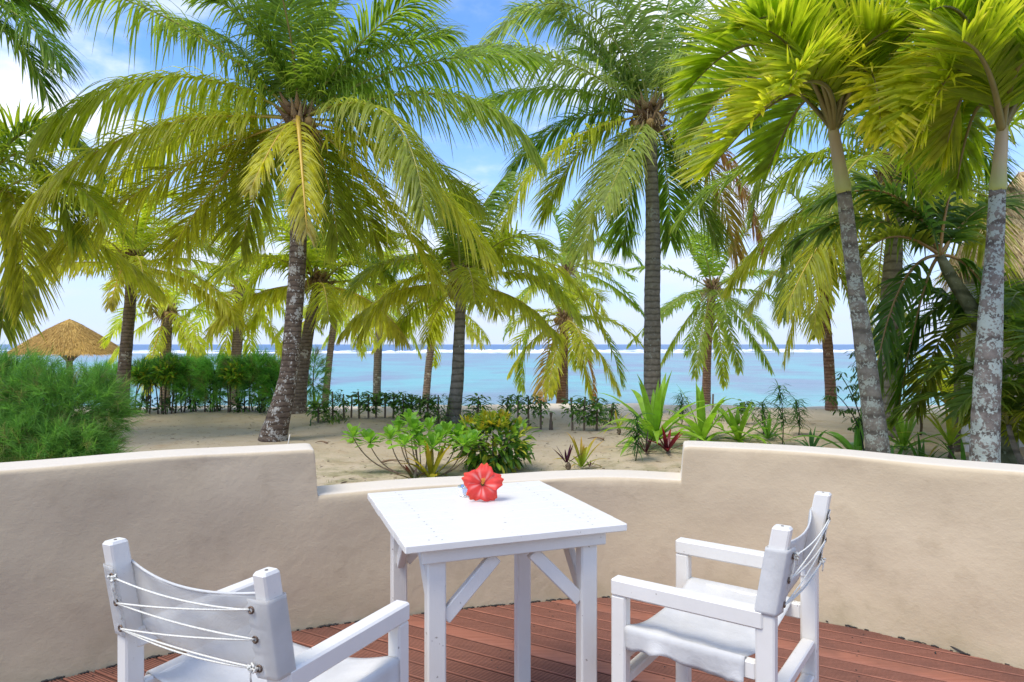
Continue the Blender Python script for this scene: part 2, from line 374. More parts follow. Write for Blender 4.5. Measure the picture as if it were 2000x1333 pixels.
# ------------------------------------------------------------ setting: sand, sea, surf
def ground_z(x, y):
    """height of the sand outside the terrace"""
    x = np.asarray(x, float); y = np.asarray(y, float)
    e = 14.5+.35*np.sin(x*.35+1)+.2*np.sin(x*.9)
    t = np.clip((y-e)/(24-14.5), 0, 3)
    z = -0.95*(t*t*(3-2*np.clip(t, 0, 1))*(t < 1)+(t >= 1)*(1+(t-1)*.8))
    z = z+(y > 4.2)*(.035*np.sin(x*1.1+.6*y)*np.sin(y*.9+.3)+.018*np.sin(x*2.7-y*1.9))*np.clip((y-4.2)/2, 0, 1)
    return np.where(y < 4.4, -0.075, z)+GZ
xs = np.concatenate([-np.geomspace(400, 14, 14), np.linspace(-13, 13, 161), np.geomspace(14, 400, 14)])
ys = np.concatenate([[-60, -20, -6, -1], np.linspace(1, 4.2, 5), np.linspace(4.55, 18, 135), np.linspace(18.5, 34, 24), [45, 70, 120, 300]])
X, Y = np.meshgrid(xs, ys, indexing='ij'); Z = ground_z(X, Y)
Z = Z+np.where((Y > 5) & (Y < 25), rng.normal(0, .006, X.shape), 0)
mesh('sand_ground', np.stack([X, Y, Z], -1).reshape(-1, 3), grid_faces(len(xs), len(ys)), M['sand'], smooth=True, kind='structure')
SEA = -0.82+GZ
xs = np.concatenate([-np.geomspace(14000, 60, 20), np.linspace(-55, 55, 40), np.geomspace(60, 14000, 20)])
ys = np.concatenate([np.linspace(17, 60, 60), np.geomspace(62, 15000, 50)])
X, Y = np.meshgrid(xs, ys, indexing='ij'); Z = SEA+.02*np.sin(Y*1.3+.4*np.sin(X*.2))*(Y < 60)
mesh('sea_water', np.stack([X, Y, Z], -1).reshape(-1, 3), grid_faces(len(xs), len(ys)), M['sea'], smooth=True, kind='structure')
def surf(y0, amp, thick, x0, x1, seed):
    r_ = np.random.default_rng(seed); n = 700; x = np.linspace(x0, x1, n)
    k = np.zeros(n)
    for f, a in ((.02, 1), (.06, .7), (.17, .5), (.5, .3), (1.3, .2)): k += a*np.sin(x*f+r_.uniform(0, 6.3))
    h = amp*np.clip(.45+.34*k, .02, 1.3); h *= 1+.25*r_.standard_normal(n)
    yy = y0+2.5*np.sin(x*.03)+r_.normal(0, .3, n)
    prof = [(-thick, 0), (-thick*.6, .35), (-thick*.2, .85), (0, 1), (thick*.5, .4), (thick, 0)]
    V = np.stack([np.stack([x, yy+a*(0.5+h/amp), SEA-.03+h*b], -1) for a, b in prof], 1)
    return V.reshape(-1, 3), grid_faces(n, len(prof))
A_ = Acc()
for y0, amp, th, sd_ in ((172, .28, 2.5, 1), (192, .68, 4, 2), (240, .5, 6, 3)): A_.add(*surf(y0, amp, th, -330, 330, sd_))
A_.obj('surf_line', M['foam'], smooth=True, kind='structure')
# ------------------------------------------------------------ curved terrace wall
WP = np.array([(-3.7, -.6), (-3.55, .4), (-3.3, 1.3), (-2.85, 2.0), (-2.35, 2.52), (-1.837, 2.88), (-1.49, 3.10), (-1.054, 3.32), (-.446, 3.54), (0, 3.66), (.343, 3.735), (.603, 3.755), (.935, 3.70), (1.22, 3.61), (1.55, 3.444), (1.826, 3.245), (2.196, 2.927), (2.6, 2.5), (3.0, 1.85), (3.3, 1.0), (3.45, -.6)])*.948
wc = catmull(WP, 900)
seg = np.r_[0, np.cumsum(np.linalg.norm(np.diff(wc, axis=0), axis=1))]
def wall_at(s): return np.stack([np.interp(s, seg, wc[:, 0]), np.interp(s, seg, wc[:, 1])], -1)
ratio = wc[:, 0]/wc[:, 1]; okk = wc[:, 1] > 1
sL = seg[okk][np.argmin(abs(ratio[okk]+.2862))]; sR = seg[okk][np.argmin(abs(ratio[okk]-.2500))]
TH = .228
w_root = thing('terrace_wall', 'curved beige rendered terrace wall with a lower middle section in front of the beach', 'wall', (0, 3.7, 0))
def smst(t): t = np.clip(t, 0, 1); return t*t*(3-2*t)
ss = np.unique(np.r_[np.arange(0, seg[-1], .03), sL+np.linspace(-.03, .03, 13), sR+np.linspace(-.03, .03, 13), seg[-1]])
def hh(s):
    hl, hm, hr = .839, .621, .799
    a = np.clip((s-(sL-.006))/.012, 0, 1); b = np.clip((s-(sR-.006))/.012, 0, 1)
    h = hl*(1-a)+hm*a*(1-b)+hr*b
    # softened corners of the high ends
    h = h-np.where(s < sL, .016*np.exp(-(sL-s)/.012), 0)-np.where(s > sR, .016*np.exp(-(s-sR)/.012), 0)
    return h+.004*np.sin(s*2.3)+.003*np.sin(s*6.1+1)
c = wall_at(ss); T = unit(np.gradient(wall_at(ss), axis=0)); e = .01
T = unit(wall_at(np.clip(ss+.02, 0, seg[-1]))-wall_at(np.clip(ss-.02, 0, seg[-1]))); Nn = np.stack([-T[:, 1], T[:, 0]], -1)
h = hh(ss); r = .022
prof = []   # (offset, base fraction, absolute z below top)
for q in np.linspace(0, 1, 26): prof.append((0, q, r))
for a in (22, 45, 68, 90): prof.append((r-r*math.cos(R(a)), None, r-r*math.sin(R(a))))
for o_ in (.06, .12, .18): prof.append((o_, None, 0.0))
for a in (90, 60, 30, 0): prof.append((TH-r+r*math.cos(R(a)), None, r-r*math.sin(R(a))))
for q in np.linspace(1, 0, 8)[1:]: prof.append((TH, q, r))
V = np.zeros((len(ss), len(prof), 3)); Cc = np.zeros((len(ss), len(prof), 3))
for j, (o_, q, dz) in enumerate(prof):
    z = (h-dz) if q is None else (-.20+(h-dz+.20)*q)
    und = .0035*np.sin(ss*5.1+z*4+1)*np.sin(z*7+ss*1.7)+.0018*np.sin(ss*9.7-z*11)+.002*np.sin(ss*3.1+z*15)
    if q is None: und = und*.4
    V[:, j, 0] = c[:, 0]+Nn[:, 0]*(o_+und); V[:, j, 1] = c[:, 1]+Nn[:, 1]*(o_+und); V[:, j, 2] = z
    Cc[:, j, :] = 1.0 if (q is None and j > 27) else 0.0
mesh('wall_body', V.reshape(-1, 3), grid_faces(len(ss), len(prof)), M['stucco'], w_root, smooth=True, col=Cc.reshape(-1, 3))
# ------------------------------------------------------------ deck
deck = thing('timber_deck', 'red brown timber deck of grooved planks laid diagonally', None, (0, 2.5, 0)); deck['kind'] = 'structure'
DA = R(-29); du = np.array([math.cos(DA), math.sin(DA)]); dv = np.array([-du[1], du[0]])
poly = wall_at(np.linspace(0, seg[-1], 500)); pT = unit(np.gradient(poly, axis=0)); pN = np.stack([-pT[:, 1], pT[:, 0]], -1)
poly = poly-pN*(.007+.003*np.sin(np.arange(500)*.7))[:, None]; pu = poly@du; pv = poly@dv
pu2 = np.r_[pu, pu[0]]; pv2 = np.r_[pv, pv[0]]
def urange(v):
    hit = []
    for i in range(len(pu2)-1):
        a, b = pv2[i], pv2[i+1]
        if (a-v)*(b-v) < 0: hit.append(pu2[i]+(v-a)/(b-a)*(pu2[i+1]-pu2[i]))
    return (min(hit), max(hit)) if len(hit) >= 2 else None
mesh('under_deck_shade', [(-3.5, -.7, -.05), (3.35, -.7, -.05), (3.1, 1.7, -.05), (1.85, 3.05, -.05), (.5, 3.65, -.05), (-1.2, 3.2, -.05), (-2.9, 1.9, -.05)], [[0, 1, 2, 3, 4, 5, 6]], M['deck_shade'], deck)  # added dark sheet that makes the gaps round the planks read as shade
PIT = .098; smooth_k = {0, 6, -6, 11}
scr = Acc()
for k in range(-40, 12):
    v0 = 2.576+k*PIT; w = PIT-.0085; y0 = -.0; dz = rng.normal(0, .0006)
    if k in smooth_k: pr = [(0, -.004), (.002, -.0008), (.004, 0), (w/2, 0.0008), (w-.004, 0), (w-.002, -.0008), (w, -.004)]
    else:
        pr = [(0, -.004), (.001, -.001)]; ng = 8; x_ = .003; per = (w-.006)/ng
        for g_ in range(ng): pr += [(x_, 0), (x_+per*.50, 0), (x_+per*.56, -.006), (x_+per*.95, -.006)]; x_ += per
        pr += [(x_, 0), (w-.001, -.001), (w, -.004)]
    pr = [(0, -.028)]+pr+[(w, -.028)]
    rows = []; ok = True
    for (o_, z) in pr:
        ur = urange(v0+o_)
        if ur is None: ok = False; break
        a, b = ur
        # board joints
        p0 = du*a+dv*(v0+o_); p1 = du*b+dv*(v0+o_); rows.append([(p0[0], p0[1], z+dz), (p1[0], p1[1], z+dz)])
    if not ok: continue
    V = np.array(rows); n_ = len(pr); Fq = np.array([[2*i, 2*i+1, 2*i+3, 2*i+2] for i in range(n_-1)])[:, ::-1]
    zz = np.array([p_[1] for p_ in pr]); mesh('plank', V.reshape(-1, 3), Fq, [M['deck'], M['groove']], deck, mi=((zz[:-1] < -.005) | (zz[1:] < -.005)).astype(int))
    for uu in (-2.75, -2.1, -1.44, -.78, -.12, .54, 1.2):
        for f_ in (.25, .75):
            if rng.random() < .3: continue
            pu_ = uu+rng.normal(0, .012)-.06*(f_-.5); ur = urange(v0+w*f_)
            if pu_ < ur[0]+.03 or pu_ > ur[1]-.03: continue
            p = du*pu_+dv*(v0+w*f_); rr = .0035
            V = [(p[0]+rr*math.cos(t), p[1]+rr*math.sin(t), .0016) for t in np.arange(8)*math.pi/4]; scr.add(V, [[0, 1, 2, 3], [0, 3, 4, 7], [4, 5, 6, 7]])
scr.obj('screw_heads', M['screw'], deck, kind='stuff')
# twigs and dirt gathered along the foot of the wall
A_ = Acc()
for s in np.r_[rng.uniform(sL-2.5, sL+1.5, 260), rng.uniform(sL+1.5, sR+2.5, 90)]:
    p = wall_at(s); q = wall_at(s+.01); t = (q-p)/np.linalg.norm(q-p); n_ = np.array([-t[1], t[0]]); b = p-n_*rng.uniform(.004, .013); a = rng.normal(0, .3)
    d = t*math.cos(a)+n_*math.sin(a)*.3; l = rng.uniform(.008, .035); w_ = rng.uniform(.0015, .004)
    V, Fq = tube([(*(b), .002), (*(b+d*l*.5), rng.uniform(.002, .006)), (*(b+d*l), .002)], w_, 4); A_.add(V, Fq)
A_.obj('grime', M['grime'], deck, kind='stuff')
for (px, py, dx, dz) in ((1650, 1216, .022, .012), (1826, 1276, -.002, -.0),):
    p = G(px, py, 0); V, Fq = tube([p, p+np.array([dx*.5, -.004, dz+.006]), p+np.array([dx, -.008, dz*1.6])], .003, 6)
    mesh('twig', V, Fq, M['grime'], None); o = bpy.context.scene.collection.objects[-1]
    tag(o, 'small dark twig at the foot of the wall behind the right chair' if px < 1700 else 'tiny dark twig lying on the deck near the right frame edge', 'twig')
p0 = G(1833, 1263, 0); p1 = G(1882, 1277, 0); p1[1] -= .01; V, Fq = tube([p0+[0, 0, .004], (p0+p1)/2+[0, .01, .016], p1+[0, 0, .004]], .004, 6)
o = mesh('dry_stick', V, Fq, M['grime']); tag(o, 'thin dark curved stick leaning at the foot of the wall on the right', 'stick')
#@@FURN
# ------------------------------------------------------------ furniture
def box(c, s, rot=None, bev=.004):
    """bevelled box as quads, centre c, size s, rot 3x3"""
    sx, sy, sz = [q/2 for q in s]; b = min(bev, sx*.4, sy*.4, sz*.4)
    xs_ = [(-sx, -sx+b), (sx, sx-b)]
    V = []; idx = {}
    for i, X_ in enumerate((-1, 1)):
        for j, Y_ in enumerate((-1, 1)):
            for k, Z_ in enumerate((-1, 1)):
                for ax in range(3):
                    p = [X_*(sx-b), Y_*(sy-b), Z_*(sz-b)]; p[ax] = (X_*sx, Y_*sy, Z_*sz)[ax]
                    idx[(X_, Y_, Z_, ax)] = len(V); V.append(p)
    Fq = []
    for ax in range(3):
        o1, o2 = [a for a in range(3) if a != ax]
        for sg in (-1, 1):
            q = []
            for a, b2 in ((-1, -1), (1, -1), (1, 1), (-1, 1)):
                t = [0, 0, 0]; t[ax] = sg; t[o1] = a; t[o2] = b2; q.append(idx[(*t, ax)])
            if (sg == 1) != (ax == 1): pass
            else: q = q[::-1]
            Fq.append(q)
    # edges
    for ax in range(3):
        o1, o2 = [a for a in range(3) if a != ax]
        for a in (-1, 1):
            for b2 in (-1, 1):
                def t_(s_): t = [0, 0, 0]; t[ax] = s_; t[o1] = a; t[o2] = b2; return t
                Fq.append([idx[(*t_(-1), o1)], idx[(*t_(1), o1)], idx[(*t_(1), o2)], idx[(*t_(-1), o2)]])
    for X_ in (-1, 1):
        for Y_ in (-1, 1):
            for Z_ in (-1, 1):
                a, b2, c_ = idx[(X_, Y_, Z_, 0)], idx[(X_, Y_, Z_, 1)], idx[(X_, Y_, Z_, 2)]
                Fq.append([a, b2, c_, c_])
    V = np.array(V)
    if rot is not None: V = V@np.asarray(rot).T
    return V+np.asarray(c), [f if f[2] != f[3] else f[:3] for f in Fq]
def beam(a, b, w, h, up=(0, 0, 1), bev=.004):
    a = np.asarray(a, float); b = np.asarray(b, float); d = b-a; L_ = np.linalg.norm(d); d = d/L_
    u = np.asarray(up, float); s = unit(np.cross(d, u)); u = np.cross(s, d)
    return box((a+b)/2, (w, L_, h), np.stack([s, d, u], 1), bev)
def part(name, vf, mat, root, smooth=False):
    o = mesh(name, vf[0], vf[1], mat, root, smooth, world=False)
    me = o.data; bm_fix(me); return o
import bmesh
def bm_fix(me):
    bm = bmesh.new(); bm.from_mesh(me); bmesh.ops.recalc_face_normals(bm, faces=bm.faces); bm.to_mesh(me); bm.free()
# table
TC = (-.0897, 2.30); TA = R(20.1); TW, TD, TZ = .685, .706, .77
tb = thing('side_table', 'square white painted slatted table on four legs with corner braces, red flower on top', 'table', (*TC, 0), TA)
nb = 8; bw = TD/nb
for i in range(nb):
    y = -TD/2+bw*(i+.5)
    part('tabletop_board', box((0, y, TZ-.0115+rng.normal(0, .0003)), (TW+rng.normal(0, .0008), bw-.0004, .023), bev=.0012 if 0 < i < nb-1 else .003), M['paint'], tb)
sc = Acc()
for i in range(nb):
    for sx in (-1, 1):
        for f_ in (.3, .7):
            p = (sx*(TW/2-.105)+rng.normal(0, .002), -TD/2+bw*(i+f_), TZ+.0006); rr = .0028
            sc.add([(p[0]+rr*math.cos(t), p[1]+rr*math.sin(t), p[2]) for t in np.arange(8)*math.pi/4], [[0, 1, 2, 3], [0, 3, 4, 7], [4, 5, 6, 7]])
sc.obj('screw_heads', simple('worn_screw', (.4, .39, .38), .5, .3), tb, world=False, kind='stuff')
LX, LY, LW = TW/2-.102, TD/2-.075, .055
for sx in (-1, 1):
    for sy in (-1, 1): part('leg', box((sx*LX, sy*LY, (TZ-.0235)/2), (LW, LW*.82, TZ-.0235), bev=.005), M['paint'], tb)
for sy in (-1, 1):
    part('apron', box((0, sy*(LY+LW*.41+.0095), TZ-.0235-.022), (2*LX+LW+.04, .018, .044), bev=.003), M['paint'], tb)
for sx in (-1, 1):
    part('apron', box((sx*LX, 0, TZ-.0235-.022), (.027, 2*LY-LW*.82-.002, .044), bev=.003), M['paint'], tb)
for sx in (-1, 1):
    for sy in (-1, 1):
        part('corner_brace', beam((sx*(LX-LW/2+.002), sy*LY, TZ-.24), (sx*(LX-LW/2-.155), sy*LY, TZ-.078), .024, .04, bev=.003), M['paint'], tb)
        part('corner_brace', beam((sx*LX, sy*(LY-LW*.41-.0), TZ-.24), (sx*LX, sy*(LY-LW*.41-.15), TZ-.078), .024, .04, bev=.003), M['paint'], tb)
# glass dish + flower
def lathe(prof, k=24, c=(0, 0, 0)):
    P = np.array(prof); th = np.arange(k)*2*np.pi/k
    V = np.stack([P[:, 0:1]*np.cos(th), P[:, 0:1]*np.sin(th), np.repeat(P[:, 1:2], k, 1)], -1).reshape(-1, 3)+np.asarray(c)
    return V, grid_faces(len(P), k, True)
FP = np.array([-.1028, 2.377, TZ])
V, Fq = lathe([(.002, .001), (.026, .001), (.030, .006), (.033, .032), (.034, .036), (.031, .036), (.028, .008), (.002, .006)], 24, (-.163, 2.47, TZ))
o = mesh('glass_dish', V, Fq, M['glass'], smooth=True); tag(o, 'small clear glass dish half hidden behind the red flower on the table', 'dish')
fl = thing('hibiscus_flower', 'large open coral red hibiscus bloom standing on the white table', 'flower', FP)
fc = FP+np.array([0, .0, .063]); nrm = unit(np.array([.03, -1, .28])); ax_ = unit(np.cross(nrm, [0, 0, 1])); up_ = np.cross(ax_, nrm)*-1
if up_[2] < 0: up_ = -up_
for i in range(5):
    a0 = R(90+72*i+8+rng.normal(0, 4)); nu, nv = 16, 19; V = []; C_ = []
    Lp = (.071, .073, .072, .066, .074)[i]; tw = rng.uniform(.5, 1)
    for iu in range(nu):
        u = iu/(nu-1)
        for iv in range(nv):
            v = iv/(nv-1)*2-1
            wd = (.12+.88*math.sin(min(1, u*1.02)*math.pi*.64)**1.2)*.0345
            ruf = u**3*(.006*math.sin(v*5+i*2.1)+.003*math.sin(v*11+i))
            rad = Lp*(u*(1-.42*abs(v)**3*u*u))+u**5*.0035*math.sin(v*10+i)
            lat = wd*v
            x_ = rad*math.cos(a0)-lat*math.sin(a0); y_ = rad*math.sin(a0)+lat*math.cos(a0)
            dn = .020*u**.5*math.sin(u*2.2)-.026*max(0, u-.55)**1.3*2+ruf+.016*v*u*(1-.3*u)+.006*math.sin(i*2.7)*u-.014
            p = fc+ax_*x_+up_*y_+nrm*dn; p[2] = max(p[2], TZ+.001+.002*(v+1)); V.append(p)
            core = max(0, 1-u/.24); vein = .5+.5*math.cos(v*math.pi*3); ca = lerp((.80, .045, .035), (.88, .10, .07), u*.4+.2*vein*(1-u)+rng.normal(0, .04)); edge = max(0, u-.8)*3
            ca = lerp(ca, (.86, .10, .03), min(1, edge)); rim = math.exp(-((abs(v)-.55)/.16)**2)*max(0, 1-abs(u-.38)*3)
            ca = lerp(ca, (.92, .42, .38), min(.75, rim)); C_.append(lerp(ca, (.22, .004, .02), core))
    mesh('petal', np.array(V), grid_faces(nu, nv), M['petal'], fl, True, np.array(C_))
cb = fc+nrm*.0; st_end = cb+nrm*.05+up_*.012+ax_*(-.004); A_ = Acc(); V, Fq = tube(bez(cb, (cb+st_end)/2+up_*-.002, st_end, 8), np.linspace(.003, .0018, 8), 8); A_.add(V, Fq, (.85, .30, .12))
stm = A_.obj('stamen_column', M['petal'], fl, True); A_ = Acc()
for i in range(46):
    t = rng.uniform(.4, 1); q = cb+(st_end-cb)*t+unit(rng.standard_normal(3))*.006; V, Fq = lathe([(.0001, -.0016), (.0016, 0), (.0001, .0016)], 6, q); A_.add(V, Fq, (.9, .5, .05))
A_.obj('anthers', M['petal'], stm, True)
V, Fq = lathe([(.0005, -.01), (.006, -.006), (.009, .004), (.006, .02), (.001, .022)], 10); V = V@np.stack([ax_, up_, nrm], 1).T+fc-nrm*.03; A_ = Acc(); A_.add(V, Fq, (.09, .16, .03)); A_.obj('calyx', M['leaf_broad'], fl, True)

def build_chair(root, thin):
    """local: +Y front, X right, origin on the deck below the seat centre"""
    hx, hy = .2355, .2005; pw = .047; pt = .034; SZ = .525; HA = .657; HB = .871; LN = .038
    for sx in (-1, 1):
        part('front_leg', box((sx*hx, hy, (HA-.047)/2), (.038, .045, HA-.047), bev=.005), M['paint'], root)
        # rear post: straight to the arm then raked back
        a = np.array([sx*hx, -hy, 0]); b = np.array([sx*hx, -hy, HA-.01]); c_ = np.array([sx*hx, -hy-LN, HB])
        w2, t2 = pt/2, pw/2; V = []; cs = [(a, t2), (b, t2), (c_+[0, 0, -.006], t2*.93), (c_, t2*.75)]
        for q, t in cs:
            w3 = w2 if t > t2*.8 else w2*.78
            for (i, j) in ((-1, -.8), (-.8, -1), (.8, -1), (1, -.8), (1, .8), (.8, 1), (-.8, 1), (-1, .8)): V.append(q+np.array([i*w3, j*t, 0]))
        Fq = [[i*8+j, i*8+(j+1) % 8, (i+1)*8+(j+1) % 8, (i+1)*8+j] for i in range(3) for j in range(8)]+[list(range(24, 32))]
        po = part('back_post', (V, Fq), M['paint'], root)
        V, Fq = lathe([(.0035, .0), (.0035, .0008), (.0002, .0008)], 10, (sx*hx, -hy-LN, HB+.0002)); mesh('post_hole', V, Fq, M['stem'], po, world=False)
        part('arm', box((sx*hx, .003+.0095, HA-.0235), (.044, 2*hy+.019, .047), bev=.005), M['paint'], root)
        part('seat_rail', box((sx*hx, 0, SZ-.025), (.027, 2*hy-.047, .046), bev=.004), M['paint'], root)
    for y, z, n_ in ((hy, .440, 0), (hy, .368, 0), (-hy, .412, 0), (-hy, .305, 0)):
        part('stretcher', box((0, y, z), (2*hx-.039, .038, .028), bev=.004), M['paint'], root)
    # seat sling: hangs between side rails and wraps down their outer faces
    nx, ny = 41, 25; yr = (-hy+.050, hy-.020); V = []
    xo = hx+.0140; zt = SZ+.001
    path = []
    for q in np.linspace(1, 0, 6): path.append((-xo-.004, zt-.004-q*.055, q))
    for a_ in (45,): path.append((-xo+.001, zt+.003, 0))
    for q in np.linspace(-1, 1, 29): path.append((q*(xo-.005), zt+.004-.035*(1-q*q)**1.0, 0))
    path.append((xo-.001, zt+.003, 0))
    for q in np.linspace(0, 1, 6): path.append((xo+.004, zt-.004-q*.055, q))
    r2 = np.random.default_rng(5 if thin else 9)
    for iy in range(ny):
        f_ = iy/(ny-1); y = yr[0]+(yr[1]-yr[0])*f_
        hem = .012*math.sin(f_*5.3+1)+.005*math.sin(f_*13+2)+.010*math.exp(-((f_-.78)/.05)**2)-.012*(f_ < .1)
        for (x_, z_, q) in path:
            wob = q*q*(.007*math.sin(f_*8+(1 if x_ > 0 else 2))+.007*math.exp(-((f_-.72)/.04)**2)-.006*math.exp(-((f_-.85)/.05)**2)+.003*math.sin(f_*29)); s_ = np.sign(x_)
            zz = z_-q*hem*.8; yy = y
            if q == 0 and abs(x_) < xo-.006: zz += .0035*math.sin(x_*9+f_*5)+.002*math.sin(x_*23-f_*17)-.010*(1-(x_/xo)**2)*math.sin(f_*math.pi)+.008*(1-(x_/xo)**2)*(f_ > .9)*0
            V.append((x_+s_*wob, yy, zz))
    o = mesh('seat_cover', V, grid_faces(ny, len(path)), M['canvas'], root, True, world=False)
    md = o.modifiers.new('thick', 'SOLIDIFY'); md.thickness = .0018; md.offset = 0
    # back sling: front sheet, wrap round the outside of the posts, flap on the rear face
    z0, z1 = .650, .818; nz = 19; po = hx+pt/2+.003
    def back_y(z): return -hy-LN*max(0, (z-HA+.01)/(HB-HA+.01))
    path = []   # (x, yoff, kind)
    fr = pw/2+.003; inn = hx-pt/2-.012
    path += [(-inn-.004, -fr-.004, 'e'), (-hx+.004, -fr-.003, 'f'), (-po+.004, -fr, 'f'), (-po, -fr+.004, 'w'), (-po, 0, 'w'), (-po, fr-.004, 'w'), (-po+.004, fr, 'w')]
    for q in np.linspace(-.96, .96, 23): path.append((q*hx, fr, 's'))
    path += [(po-.004, fr, 'w'), (po, fr-.004, 'w'), (po, 0, 'w'), (po, -fr+.004, 'w'), (po-.004, -fr, 'f'), (hx-.004, -fr-.003, 'f'), (inn+.004, -fr-.004, 'e')]
    V = []
    for iz in range(nz):
        f_ = iz/(nz-1); z = z0+(z1-z0)*f_
        for (x_, yo, kd) in path:
            zz = z; yy = back_y(z)+yo; xx = x_
            if kd == 's':
                t = 1-(x_/hx)**2; yy -= .030*t; zz -= (.022*t if f_ > .5 else .010*t)*abs(f_-.5)*2
                yy += .002*math.sin(x_*30+z*40)
            if kd == 'e': xx += math.copysign(.006*math.sin(f_*3*math.pi*2+1)-.002, -x_)*1; yy -= .005*math.sin(f_*19+x_*3)**2
            V.append((xx, yy, zz))
    o = mesh('back_cover', V, grid_faces(nz, len(path)), M['canvas_thin'] if thin else M['canvas'], root, True, world=False)
    md = o.modifiers.new('thick', 'SOLIDIFY'); md.thickness = .0016; md.offset = 0
    # hem along the top
    V, Fq = tube([((q*hx), back_y(z1)+fr-.030*(1-q*q), z1-.022*(1-q*q)) for q in np.linspace(-.95, .95, 24)], .003, 6)
    mesh('top_hem', V, Fq, M['canvas'], root, True, world=False)
    # eyelets and lacing
    ez = (z0+.022, (z0+z1)/2, z1-.022); pts = {}
    for sx in (-1, 1):
        for k, z in enumerate(ez):
            c_ = np.array([sx*(inn+.010), back_y(z)-fr-.0075, z]); pts[(sx, k)] = c_+[-sx*.003, -.001, 0]
            th = np.arange(12)*math.pi/6; P = np.stack([c_[0]+.0062*np.cos(th), np.full(12, c_[1]), c_[2]+.0062*np.sin(th)], -1)
            P = np.vstack([P, P[:1]]); V, Fq = tube(P, .0022, 6, caps=False); mesh('eyelet', V, Fq, M['brass'], root, True, world=False)
    A_ = Acc()
    def cord(a, b, sag=.006):
        a = np.asarray(a); b = np.asarray(b); m_ = (a+b)/2+[0, -.004, -sag]; V, Fq = tube(bez(a, m_, b, 14), .0021, 6); A_.add(V, Fq)
    for sx, k, sx2, k2, sg in ((-1, 2, 1, 2, .012), (-1, 1, 1, 2, .004), (-1, 1, 1, 1, .006), (-1, 0, 1, 1, .004), (-1, 0, 1, 0, .012), (-1, 0, 1, 0, .004)):
        cord(pts[(sx, k)], pts[(sx2, k2)]+rng.normal(0, .001, 3), sg)
    cord(pts[(-1, 2)], pts[(-1, 1)], 0)
    for sx, k in ((-1, 2), (1, 0)):
        p = pts[(sx, k)]
        for q in range(9):
            e_ = p+np.array([-sx*.004*q*.6, -.004, .004*math.sin(q*2)]); V, Fq = tube([e_, e_+unit(rng.standard_normal(3))*.006, e_+unit(rng.standard_normal(3))*.007], .0024, 6); A_.add(V, Fq)
        V, Fq = tube(bez(p, p+[-sx*.012, -.006, -.004], p+[-sx*.014, -.004, -.028], 8), .002, 6); A_.add(V, Fq)
    A_.obj('lacing_cord', M['cord'], root, True, world=False)
c1 = thing('director_chair', 'white director chair at left with sheer sagging back canvas, seen from behind', 'chair', (-.5903, 1.6697, 0), R(63.46-90), 'white director chairs either side of the table')
build_chair(c1, True)
c2 = thing('director_chair', 'white director chair right of the table, side on with rumpled canvas seat', 'chair', (.6084, 2.0093, 0), R(144.4-90), 'white director chairs either side of the table')
build_chair(c2, False)
